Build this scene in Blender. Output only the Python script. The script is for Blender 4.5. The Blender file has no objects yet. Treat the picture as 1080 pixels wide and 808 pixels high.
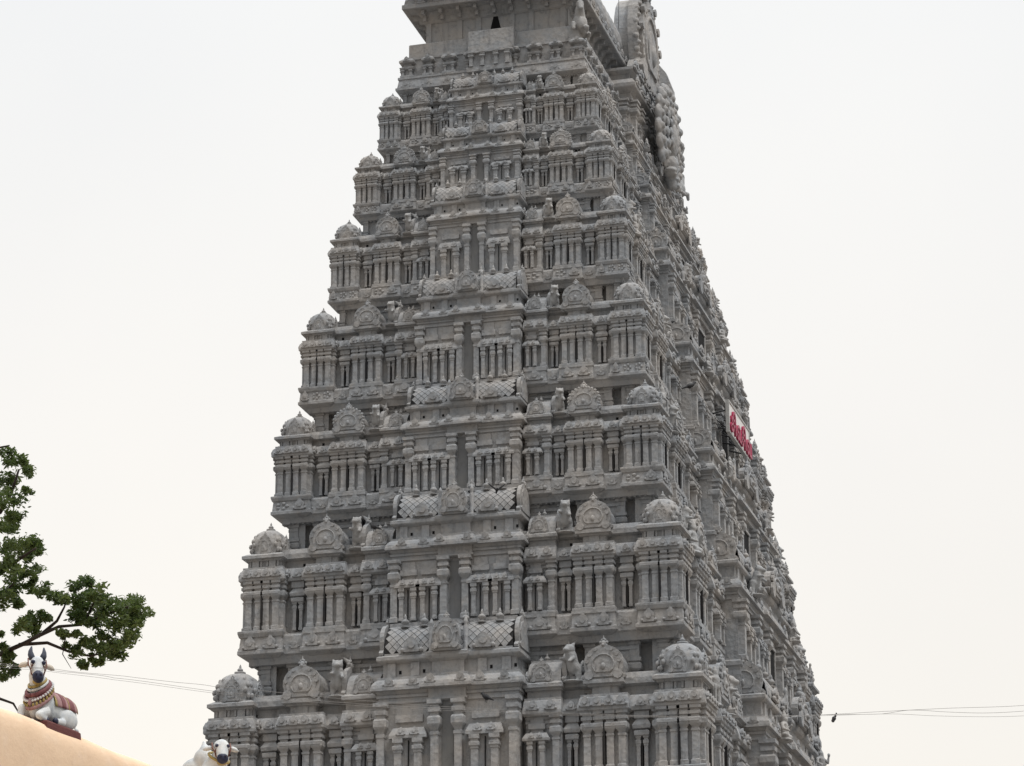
import bpy, bmesh, math, random
from mathutils import Vector, Matrix
random.seed(7)
R = math.radians
scene = bpy.context.scene
COL = scene.collection

# ------------------------------------------------------------------ materials
def new_mat(name):
    m = bpy.data.materials.new(name); m.use_nodes = True
    nt = m.node_tree; nt.nodes.clear()
    out = nt.nodes.new('ShaderNodeOutputMaterial'); b = nt.nodes.new('ShaderNodeBsdfPrincipled')
    nt.links.new(b.outputs[0], out.inputs[0])
    return m, nt, b

def noise(nt, vec, scale, detail=6, rough=.6, sc=None):
    n = nt.nodes.new('ShaderNodeTexNoise'); n.inputs['Scale'].default_value = scale
    n.inputs['Detail'].default_value = detail; n.inputs['Roughness'].default_value = rough
    if sc:
        mp = nt.nodes.new('ShaderNodeMapping'); mp.inputs['Scale'].default_value = sc
        nt.links.new(vec, mp.inputs[0]); vec = mp.outputs[0]
    nt.links.new(vec, n.inputs['Vector'])
    return n.outputs['Fac']

def ramp(nt, fac, p0, p1, c0=(0, 0, 0), c1=(1, 1, 1)):
    r = nt.nodes.new('ShaderNodeValToRGB')
    r.color_ramp.elements[0].position = p0; r.color_ramp.elements[0].color = (*c0, 1)
    r.color_ramp.elements[1].position = p1; r.color_ramp.elements[1].color = (*c1, 1)
    nt.links.new(fac, r.inputs[0]); return r.outputs[0]

def mix(nt, fac, a, b, mode='MIX'):
    n = nt.nodes.new('ShaderNodeMix'); n.data_type = 'RGBA'; n.blend_type = mode
    if hasattr(fac, 'is_linked'): nt.links.new(fac, n.inputs[0])
    else: n.inputs[0].default_value = fac
    for i, v in ((6, a), (7, b)):
        if hasattr(v, 'is_linked'): nt.links.new(v, n.inputs[i])
        else: n.inputs[i].default_value = (*v, 1)
    return n.outputs[2]

def stone(name, base, warm, dirt, rough=.85, bump=.5, streak=.5, fine=9.0):
    m, nt, b = new_mat(name)
    g = nt.nodes.new('ShaderNodeNewGeometry'); P = g.outputs['Position']
    c = mix(nt, ramp(nt, noise(nt, P, .55, 5), .42, .66), base, warm)
    c = mix(nt, ramp(nt, noise(nt, P, 2.3, 6, .7), .5, .72, (0, 0, 0), (.75, .75, .75)), c, warm)
    c = mix(nt, ramp(nt, noise(nt, P, 1.0, 7, .75, (2.6, 2.6, .35)), .53, .75, (0, 0, 0), (streak,) * 3), c, dirt)
    c = mix(nt, ramp(nt, noise(nt, P, 3.2, 5, .7), .54, .72, (0, 0, 0), (.5,) * 3), c, dirt)
    c = mix(nt, ramp(nt, noise(nt, P, .42, 8, .8, (3.5, 3.5, .22)), .60, .80, (0, 0, 0), (streak * .8,) * 3), c, tuple(x * .7 for x in dirt))
    c = mix(nt, 1.0, c, ramp(nt, noise(nt, P, .16, 3), .35, .65, (.90, .905, .91), (1.06, 1.05, 1.035)), 'MULTIPLY')
    nt.links.new(c, b.inputs['Base Color'])
    b.inputs['Roughness'].default_value = rough
    b.inputs['Specular IOR Level'].default_value = .25
    v = nt.nodes.new('ShaderNodeTexVoronoi'); v.inputs['Scale'].default_value = fine * .55
    nt.links.new(P, v.inputs['Vector'])
    h = mix(nt, .5, noise(nt, P, fine, 5, .65), v.outputs['Distance'])
    bp = nt.nodes.new('ShaderNodeBump'); bp.inputs['Strength'].default_value = bump; bp.inputs['Distance'].default_value = .10
    nt.links.new(h, bp.inputs['Height']); nt.links.new(bp.outputs[0], b.inputs['Normal'])
    return m

def plain(name, col, rough=.7, var=.25, scale=6.0, bump=0, spec=.3):
    m, nt, b = new_mat(name)
    tc = nt.nodes.new('ShaderNodeTexCoord')
    f = noise(nt, tc.outputs['Object'], scale, 5)
    c = mix(nt, ramp(nt, f, .35, .7), col, tuple(x * (1 - var) for x in col))
    nt.links.new(c, b.inputs['Base Color']); b.inputs['Roughness'].default_value = rough
    b.inputs['Specular IOR Level'].default_value = spec
    if bump:
        bp = nt.nodes.new('ShaderNodeBump'); bp.inputs['Strength'].default_value = bump; bp.inputs['Distance'].default_value = .02
        nt.links.new(noise(nt, tc.outputs['Object'], scale * 5, 4), bp.inputs['Height']); nt.links.new(bp.outputs[0], b.inputs['Normal'])
    return m

M_ST = stone('tower_stone', (.303, .316, .332), (.390, .370, .350), (.090, .094, .102), streak=.62)
M_FIG = stone('figure_stone', (.345, .355, .365), (.41, .395, .38), (.12, .12, .12), bump=.35, streak=.4, fine=14)
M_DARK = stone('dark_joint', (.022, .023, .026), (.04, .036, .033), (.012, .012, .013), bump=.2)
M_PANEL = stone('grey_panel', (.185, .19, .197), (.22, .218, .21), (.09, .09, .09), bump=.12, streak=.4)
M_HOLE_SHADE = plain('hole_shade_black', (.006, .006, .007), .95, .1)  # flat black painted in for the shade inside holes and openings
MATS = [M_ST, M_DARK, M_PANEL, M_HOLE_SHADE, M_FIG]

# ------------------------------------------------------------------ mesh kit
class MB:
    def __init__(s): s.v = []; s.f = []; s.m = []; s.sm = []
    def add(s, vs, fs, mi=0, smooth=False):
        o = len(s.v); s.v += [tuple(v) for v in vs]
        s.f += [tuple(i + o for i in f) for f in fs]; s.m += [mi] * len(fs); s.sm += [smooth] * len(fs)
    def merge(s, o, mat=None):
        vs = [tuple(mat @ Vector(v)) for v in o.v] if mat else o.v
        k = len(s.v); s.v += vs; s.f += [tuple(i + k for i in f) for f in o.f]; s.m += o.m; s.sm += o.sm
    def box(s, x0, x1, y0, y1, z0, z1, mi=0):
        s.add([(x0, y0, z0), (x1, y0, z0), (x1, y1, z0), (x0, y1, z0), (x0, y0, z1), (x1, y0, z1), (x1, y1, z1), (x0, y1, z1)],
              [(0, 3, 2, 1), (4, 5, 6, 7), (0, 1, 5, 4), (1, 2, 6, 5), (2, 3, 7, 6), (3, 0, 4, 7)], mi)
    def loft(s, u0, u1, yf, yb, prof, mi=0, back=False, cap=True, sf=1):
        """rectangle u0..u1 x yf(front, negative y)..yb swept up a profile of (offset, z)"""
        vs = []; fs = []
        for o, z in prof:
            bo = o if back else 0
            q = o * sf; vs += [(u0 - q, yf - o, z), (u1 + q, yf - o, z), (u1 + q, yb + bo, z), (u0 - q, yb + bo, z)]
        for i in range(len(prof) - 1):
            a = i * 4; b = a + 4
            for j in range(4):
                if j == 2 and not back: continue
                k = (j + 1) % 4
                fs.append((a + j, a + k, b + k, b + j))
        if cap: fs.append((0, 3, 2, 1)); n = len(vs) - 4; fs.append((n, n + 1, n + 2, n + 3))
        s.add(vs, fs, mi)
    def lathe(s, cx, cy, prof, n=8, mi=0, smooth=False, rot=0, sup=None, sy=1):
        vs = []; fs = []
        for r, z in prof:
            for j in range(n):
                t = 2 * math.pi * (j + .5) / n + rot; c, d = math.cos(t), math.sin(t)
                k = 1.0
                if sup: k = (abs(c) ** sup + abs(d) ** sup) ** (-1 / sup)
                elif n == 4: k = math.sqrt(2)
                vs.append((cx + r * k * c, cy + r * k * d * sy, z))
        for i in range(len(prof) - 1):
            for j in range(n):
                k = (j + 1) % n
                fs.append((i * n + j, i * n + k, (i + 1) * n + k, (i + 1) * n + j))
        fs.append(tuple(range(n - 1, -1, -1))); q = len(vs) - n; fs.append(tuple(range(q, q + n)))
        s.add(vs, fs, mi, smooth)
    def sph(s, c, r, n=8, m=5, mi=0, smooth=True):
        rx, ry, rz = r if isinstance(r, tuple) else (r, r, r)
        vs = [(c[0], c[1], c[2] - rz)]; fs = []
        for i in range(1, m):
            p = -math.pi / 2 + math.pi * i / m
            for j in range(n):
                t = 2 * math.pi * j / n
                vs.append((c[0] + rx * math.cos(p) * math.cos(t), c[1] + ry * math.cos(p) * math.sin(t), c[2] + rz * math.sin(p)))
        vs.append((c[0], c[1], c[2] + rz)); T = len(vs) - 1
        for j in range(n):
            k = (j + 1) % n
            fs.append((0, 1 + k, 1 + j)); fs.append((T, 1 + (m - 2) * n + j, 1 + (m - 2) * n + k))
            for i in range(m - 2):
                a = 1 + i * n; fs.append((a + j, a + k, a + n + k, a + n + j))
        s.add(vs, fs, mi, smooth)
    def tube(s, pts, rads, n=6, mi=0, smooth=True):
        pts = [Vector(p) for p in pts]; vs = []; fs = []
        if not isinstance(rads, (list, tuple)): rads = [rads] * len(pts)
        for i, p in enumerate(pts):
            d = (pts[min(i + 1, len(pts) - 1)] - pts[max(i - 1, 0)]).normalized()
            a = d.orthogonal().normalized() if i == 0 else (a0 - d * a0.dot(d)).normalized()
            a0 = a; b = d.cross(a)
            for j in range(n):
                t = 2 * math.pi * j / n
                vs.append(p + (a * math.cos(t) + b * math.sin(t)) * rads[i])
        for i in range(len(pts) - 1):
            for j in range(n):
                k = (j + 1) % n; fs.append((i * n + j, i * n + k, (i + 1) * n + k, (i + 1) * n + j))
        fs.append(tuple(range(n - 1, -1, -1))); q = (len(pts) - 1) * n; fs.append(tuple(range(q, q + n)))
        s.add(vs, fs, mi, smooth)
    def plate(s, pts, M, th, mi=0):
        """2D outline (x,z) extruded along -y by th, placed with matrix M"""
        n = len(pts)
        vs = [M @ Vector((x, -th, z)) for x, z in pts] + [M @ Vector((x, 0, z)) for x, z in pts]
        fs = [tuple(range(n)), tuple(range(2 * n - 1, n - 1, -1))]
        for i in range(n):
            k = (i + 1) % n; fs.append((i, n + i, n + k, k))
        s.add(vs, fs, mi)
    def build(s, name, parent=None, mats=None):
        me = mesh_of(s, name, mats); o = bpy.data.objects.new(name, me); COL.objects.link(o)
        if parent: o.parent = parent
        return o

def mesh_of(s, name, mats=None):
    me = bpy.data.meshes.new(name); me.from_pydata(s.v, [], s.f)
    for m in (mats or MATS): me.materials.append(m)
    me.polygons.foreach_set('material_index', s.m); me.polygons.foreach_set('use_smooth', s.sm)
    me.validate(); me.update()
    bm = bmesh.new(); bm.from_mesh(me); bmesh.ops.recalc_face_normals(bm, faces=bm.faces); bm.to_mesh(me); bm.free()
    return me

def link(name, me, parent=None, M=None):
    o = bpy.data.objects.new(name, me); COL.objects.link(o)
    if parent: o.parent = parent
    if M is not None: o.matrix_local = M
    return o

def tag(o, label=None, cat=None, group=None, kind=None):
    if label: o['label'] = label
    if cat: o['category'] = cat
    if group: o['group'] = group
    if kind: o['kind'] = kind
    return o

def empty(name, loc, rz=0):
    e = bpy.data.objects.new(name, None); COL.objects.link(e); e.location = loc; e.rotation_euler = (0, 0, rz)
    e.empty_display_size = .3
    return e

I4 = Matrix.Identity(4)
def T(x=0, y=0, z=0): return Matrix.Translation((x, y, z))
def RZ(a): return Matrix.Rotation(a, 4, 'Z')

SHOE = [(.44, 0), (.53, .04), (.55, .10), (.50, .16), (.44, .20), (.465, .30), (.49, .42), (.485, .56), (.44, .70), (.36, .82), (.26, .90), (.15, .955), (.06, .985)]
def shoe(W, H, k=1.0, dz=0):
    r = [(x * W * k, dz + z * H * k) for x, z in SHOE]
    return r + [(-x, z) for x, z in reversed(r)]

def knobs(mb, M, r, n=3):
    """a kirtimukha head: a lump with flaring tufts"""
    def S(c, q): mb.sph(tuple(M @ Vector(c)), q, 6, 4, 0)
    S((0, 0, 0), r); S((0, -r * .5, -r * .5), r * .6)
    for sx in (-1, 1):
        S((sx * r * .9, 0, r * .35), r * .5); S((sx * r * .75, 0, -r * .6), r * .5); S((sx * r * .45, 0, r * 1.0), r * .42)
    S((0, 0, r * 1.25), r * .45)
    mb.lathe(*(M @ Vector((0, 0, 0))).to_2d(), [(r * .34, (M @ Vector((0, 0, r * 1.2))).z), (r * .02, (M @ Vector((0, 0, r * 2.6))).z)], 5)

def gable(mb, M, W, H, th, fine=True, crest=1.0, scallop=False):
    """horseshoe gable plate in local frame facing -y, base at z=0, with relief and a crest"""
    mb.plate(shoe(W, H), M, th)
    mb.plate(shoe(W, H, .80, H * .07), M @ T(0, -th, 0), th * .35)
    if fine:
        t2 = th * 1.35
        pts = [M @ Vector((math.cos(t) * W * .27, -t2, H * .42 + math.sin(t) * H * .29)) for t in [R(-55 + 290 * i / 14) for i in range(15)]]
        mb.tube(pts, W * .026, 4)
        mb.plate(shoe(W * .36, H * .40, 1, H * .20), M @ T(0, -t2, 0), th * .22)
        mb.sph(tuple(M @ Vector((0, -t2 - th * .15, H * .36))), (W * .07, W * .05, H * .11), 6, 5)
        for sx in (-1, 1):
            for rr, dx, dz in ((.12, .36, .13), (.05, .33, .70), (.045, .20, .84), (.05, .40, .52)):
                cc = [(W * (sx * dx + rr * math.cos(k * .785)), H * dz + W * rr * math.sin(k * .785)) for k in range(8)]
                mb.plate(cc, M @ T(0, -th * 1.1, 0), th * .45)
    if scallop:
        for x, zz in shoe(W * 1.0, H * 1.0)[3:-3]: mb.sph(tuple(M @ Vector((x, -th * .7, zz))), (W * .055, W * .05, W * .055), 6, 4)
    knobs(mb, M @ T(0, -th * .5, H * 1.03), W * .085 * crest)
    if crest > 1:
        mb.tube([M @ Vector((0, -th * .4, H * 1.05)), M @ Vector((0, -th * 1.2, H * 1.22)), M @ Vector((0, -th * 2.4, H * 1.36))], [W * .075, W * .055, W * .008], 6)

def kudu(mb, M, W, H, th=.05):
    """small horseshoe ornament"""
    p = [(.5, 0), (.56, .18), (.44, .30), (.50, .5), (.40, .72), (.22, .85), (.08, 1.0)]
    o = [(x * W, z * H) for x, z in p]; o += [(-x, z) for x, z in reversed(o)]
    mb.plate(o, M, th)
    q = [(W * .27 * math.cos(t), H * .45 + H * .24 * math.sin(t)) for t in [2 * math.pi * i / 8 for i in range(8)]]
    mb.plate(q, M @ T(0, -th, 0), th * .6)
    for sx in (-1, 1): mb.sph(tuple(M @ Vector((sx * W * .62, -th * .4, H * .14))), W * .17, 6, 4)

PIL = [(1.3, 0), (1.3, .07), (1.0, .085), (1.0, .56), (1.18, .57), (1.18, .605), (.92, .615), (1.1, .64), (1.55, .675), (1.75, .70), (1.75, .775), (1.45, .80),
       (1.15, .805), (1.15, .84), (1.6, .85), (1.6, .905), (1.25, .91), (1.25, .935), (1.85, .95), (1.85, 1.0)]
PILS = [(1.25, 0), (1.25, .08), (1.0, .09), (1.0, .66), (1.2, .67), (1.2, .71), (1.5, .74), (1.5, .82), (1.1, .84), (1.1, .88), (1.5, .9), (1.5, 1.0)]
def pillar(cx, cy, hw, z0, z1):
    mb = MB(); L = z1 - z0
    mb.lathe(cx, cy, [(r * hw, z0 + z * L) for r, z in PIL], 4)
    return mb

def kalasha(cx, cy, z, r):
    mb = MB()
    mb.lathe(cx, cy, [(r * 1.0, z), (r * 1.1, z + r * .25), (r * .5, z + r * .45), (r * .45, z + r * .7), (r * .95, z + r * 1.1), (r * 1.0, z + r * 1.5), (r * .6, z + r * 1.95), (r * .3, z + r * 2.1), (r * .42, z + r * 2.4), (r * .1, z + r * 3.3)], 8, 0, True)
    return mb

# vertical scheme of a storey (fractions of its height H)
def slab_prof(H, q): return [(-.30 * q, -.02 * H), (-.02 * q, 0), (0, .004 * H), (0, .028 * H), (-.05 * q, .034 * H), (-.09 * q, .115 * H), (-.05 * q, .122 * H), (-.05 * q, .142 * H), (-.16 * q, .146 * H)]
def wall_prof(H, q): return [(.2 * q, .12 * H), (.25 * q, .146 * H), (.25 * q, .160 * H), (.18 * q, .166 * H), (.0 * q, .172 * H), (.0 * q, .425 * H), (.03 * q, .43 * H), (.03 * q, .452 * H), (.07 * q, .455 * H), (.07 * q, .472 * H), (.03 * q, .474 * H), (.1 * q, .484 * H), (.1 * q, .505 * H)]
def kap_prof(H, q, ov): return [(-.02, .500 * H), (ov * .62, .495 * H), (ov * .9, .503 * H), (ov, .508 * H), (ov, .524 * H), (ov * .90, .542 * H), (ov * .78, .558 * H), (ov * .62, .582 * H), (ov * .5, .588 * H), (ov * .5, .602 * H), (.0, .606 * H)]
def neck_prof(H, q): return [(-.06 * q, .60 * H), (-.06 * q, .645 * H), (.06 * q, .650 * H), (.06 * q, .658 * H), (.18 * q, .664 * H), (.18 * q, .684 * H), (.0 * q, .702 * H)]

STUFF = {'pillar': MB(), 'finial': MB()}
STAT = {'pil': 0}

def relief(mb, M, W, H, n, rng):
    """carved scroll relief along a plinth band"""
    for i in range(n):
        u = -W / 2 + W * (i + .5) / n
        k = rng.choice((0, 0, 0, 1) if n < 3 else (0, 1, 1))
        if k == 0: kudu(mb, M @ T(u, -.03, 0), W / n * .50, H * 1.05, .06)
        else:
            for j in range(5):
                a = j * 1.25
                mb.sph(tuple(M @ Vector((u + W / n * .27 * math.cos(a), -.0, H * .45 + H * .28 * math.sin(a)))), (W / n * .12, .045, H * .17), 6, 4)

def small_kudus(mb, W, y, z, H, q, n):
    for i in range(n):
        u = -W / 2 + W * (i + .5) / n
        kudu(mb, T(u, y, z) @ Matrix.Rotation(R(-4), 4, 'X'), .30 * q, .36 * q, .09 * q)

# --- corner shrine : local origin at the centre of its square plan, storey base
def corner_parts(H, q, w, rng, orn):
    parts = {}
    b = MB()
    b.loft(-w, w, -w, w, slab_prof(H, q), back=True)
    wi = .24 * q                                   # wall inset behind the slab edge
    W = w - wi
    b.loft(-W, W, -W, W, wall_prof(H, q), back=True)
    b.loft(-W, W, -W, W, kap_prof(H, q, .26 * q), back=True)
    b.loft(-W, W, -W, W, neck_prof(H, q), back=True)
    for k in range(4):
        s = MB()
        if orn:
            small_kudus(s, W * 2 + .2 * q, -W - .245 * q, .525 * H, H, q, 4)
            relief(s, T(0, -w + .06 * q, .035 * H), w * 1.8, .085 * H, 2 if H > 4.7 else 3, rng)
        # dark strip up the middle and lintel slabs over the pillar pairs
        s.box(-.03 * q, .03 * q, -W - .22 * q, -W + .14, .165 * H, .435 * H, 1)
        for sx in (-1, 1):
            s.loft(sx * W * .54 - W * .46, sx * W * .54 + W * .46, -W - .19 * q, -W + .14, [(-.08 * q, .394 * H), (.03 * q, .405 * H), (.06 * q, .410 * H), (.06 * q, .427 * H), (-.02 * q, .437 * H)], sf=.3)
            for j in (-1, 1): s.box(sx * W * .5 + j * W * .32 - .04 * q, sx * W * .5 + j * W * .32 + .04 * q, -W + .0 * q, -W + .2 * q, .61 * H, .652 * H)
            s.box(sx * W * .5 - .14 * q, sx * W * .5 + .14 * q, -W - .03 * q, -W + .2 * q, .605 * H, .654 * H)
        b.merge(s, RZ(k * math.pi / 2))
    parts['corner_shrine'] = b
    d = MB()
    D = W * (1.0 if H < 6 else 1.12); zb = .69 * H; dh = .20 * H
    pr = [(1.0, 0), (1.05, .03), (1.05, .08), (.99, .10), (1.05, .22), (1.08, .38), (1.05, .54), (.95, .70), (.77, .84), (.52, .94), (.28, .985), (.2, .99), (.26, 1.0), (.26, 1.05), (.1, 1.06)]
    d.lathe(0, 0, [(r * D * .92, zb + z * dh) for r, z in pr], 28, 0, True, 0, 3.2)
    for k in range(4):
        gable(d, RZ(k * math.pi / 2) @ T(0, -D * .86, zb), D * .84, dh * .72, D * .14, orn)
        for j in (-1, 1):        # leaf scrolls on the dome's shoulders
            for i in range(4):
                a = R(45 + 90 * k) + j * R(4 + 7 * (i % 2)); zz = .2 + .17 * i
                rr = [1.17, 1.17, 1.07, .90][i] * D
                d.sph((rr * math.cos(a), rr * math.sin(a), zb + zz * dh), (D * .10, D * .10, dh * .09), 6, 4)
    parts['dome'] = d
    parts['finial'] = kalasha(0, 0, zb + dh * 1.0, .105 * q)
    pl = []
    hw = .12 * q
    for sx in (-1, 1):
        for u in (.24, .80): pl.append((sx * u * W, -W - .02 * q, hw))
    parts['pillars'] = [pillar(x, y, h, .168 * H, .502 * H) for x, y, h in pl]
    return parts

# --- gabled shrine : origin at the centre of the front slab edge; y=0 is the slab edge
def gabled_parts(H, q, w, rng, orn, scal=False):
    parts = {}; b = MB(); dep = 1.9 * q; wi = .33 * q
    b.loft(-w, w, 0, dep, slab_prof(H, q))
    W = w - .20 * q
    b.loft(-W, W, wi, dep, wall_prof(H, q), sf=.5); b.loft(-W, W, wi, dep, kap_prof(H, q, .31 * q), sf=.6); b.loft(-W * .72, W * .72, wi - .04 * q, dep, neck_prof(H, q))
    if orn:
        small_kudus(b, W * 2 + .2 * q, wi - .295 * q, .525 * H, H, q, 4); relief(b, T(0, .06 * q, .035 * H), w * 1.8, .085 * H, 2, rng)
    b.box(-.025 * q, .025 * q, wi - .24 * q, wi + .04, .165 * H, .435 * H, 1)
    for sx in (-1, 1):
        b.loft(sx * W * .54 - W * .46, sx * W * .54 + W * .46, wi - .20 * q, wi + .04, [(-.08 * q, .394 * H), (.03 * q, .405 * H), (.06 * q, .410 * H), (.06 * q, .427 * H), (-.02 * q, .437 * H)], sf=.3)
        b.box(sx * W * .42 - .12 * q, sx * W * .42 + .12 * q, wi, wi + .3 * q, .605 * H, .648 * H)
    b.box(-.2 * q, .2 * q, wi - .04 * q, wi + .3 * q, .605 * H, .648 * H)
    parts['gabled_shrine'] = b
    g = MB(); gh = .205 * H; gw = W * 1.95
    g.plate(shoe(gw * .9, gh * .93), T(0, dep, .69 * H), dep - wi + .05 * q)
    
    gable(g, T(0, wi - .02 * q, .684 * H), gw, gh, .15 * q, True, 1.0, scal)
    parts['gable_roof'] = g
    hw = .12 * q
    parts['pillars'] = [pillar(x * W, wi - .03 * q, hw, .168 * H, .502 * H) for x in (-.84, -.27, .27, .84)]
    return parts

# --- flanking shrine with a small barrel roof running along the face; end plate on its outer side (+x)
def flank_parts(H, q, w, rng, orn):
    parts = {}; b = MB(); dep = 1.9 * q; wi = .37 * q
    b.loft(-w, w, .04 * q, dep, slab_prof(H, q)); W = w - .08 * q
    b.loft(-W, W, wi, dep, wall_prof(H, q), sf=.2); b.loft(-W, W, wi, dep, kap_prof(H, q, .31 * q), sf=.2); b.loft(-W, W, wi - .02 * q, dep, neck_prof(H, q), sf=.4)
    if orn: small_kudus(b, W * 2, wi - .295 * q, .525 * H, H, q, 2); relief(b, T(0, .10 * q, .035 * H), w * 1.8, .085 * H, 1, rng)
    b.merge(pavilion(q, W * .55, .17 * H, .497 * H), T(-W * .35, wi - .06 * q, 0))
    parts['flanking_shrine'] = b
    r = MB(); zr = .695 * H; rh = .145 * H
    prof = [(math.cos(t), math.sin(t)) for t in [R(-8 + 98 * i / 8) for i in range(9)]]
    for i in range(8):
        (c0, s0), (c1, s1) = prof[i], prof[i + 1]
        y0 = wi + .75 * q - c0 * .72 * q; y1 = wi + .75 * q - c1 * .72 * q
        r.add([(-W * .95, y0, zr + s0 * rh), (W * .95, y0, zr + s0 * rh), (W * .95, y1, zr + s1 * rh), (-W * .95, y1, zr + s1 * rh)], [(0, 1, 2, 3)], 0, True)
        r.add([(W * .95, y0, zr + s0 * rh), (W * .95, dep, zr), (W * .95, y1, zr + s1 * rh)], [(0, 1, 2)])
        r.add([(-W * .95, y0, zr + s0 * rh), (-W * .95, dep, zr), (-W * .95, y1, zr + s1 * rh)], [(0, 1, 2)])
    r.box(-W * .98, W * .98, wi + .6 * q, dep, zr + rh * .93, zr + rh * 1.06)
    gable(r, T(-W * .12, wi + .02 * q, zr), W * 1.15, rh * .86, .10 * q, orn)
    parts['barrel_roof'] = r
    e = MB()
    gable(e, T(W * 1.0, wi + .75 * q, zr) @ RZ(math.pi / 2), 1.35 * q, rh * 1.35, .16 * q, False, 1.35)
    parts['end_plate'] = e
    parts['finial'] = kalasha(-W * .1, wi + .72 * q, zr + rh * 1.02, .095 * q)
    parts['pillars'] = [pillar(x * W, wi - .03 * q, .115 * q, .168 * H, .502 * H) for x in (.72,)]
    return parts

def pavilion(q, w, z0, z1, kap=.22):
    """small blind pavilion on a bay wall, facing -y at y=0"""
    mb = MB(); L = z1 - z0
    zc = z0 + L * .55
    for sx in (-1, 1):
        mb.lathe(sx * w * .62, -.15 * q, [(r * w * .21, z0 + z * (zc - z0)) for r, z in PILS], 4)
    mb.box(-.016 * q, .016 * q, -.17 * q, .03, z0, zc - L * .02, 1)
    mb.box(-w * .8, w * .8, -.10 * q, .04, z0 + L * .0, zc - L * .04, 0)
    o = .17 * q
    mb.loft(-w * .88, w * .88, -.12 * q, .1, [(-.04 * q, zc - L * .05), (0, zc - L * .03), (0, zc), (o, zc + L * .005), (o, zc + L * .045), (o * .8, zc + L * .08), (o * .35, zc + L * .145), (-w * .22, zc + L * .15), (-w * .26, zc + L * .21), (-w * .02, zc + L * .225), (-w * .02, zc + L * .32), (-w * .2, zc + L * .325), (-w * .2, z1)])
    for sx in (-1, 1): kudu(mb, T(sx * w * .42, -.12 * q - o, zc + L * .04) @ Matrix.Rotation(R(-15), 4, 'X'), w * .4, L * .11, .05 * q)
    return mb

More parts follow.
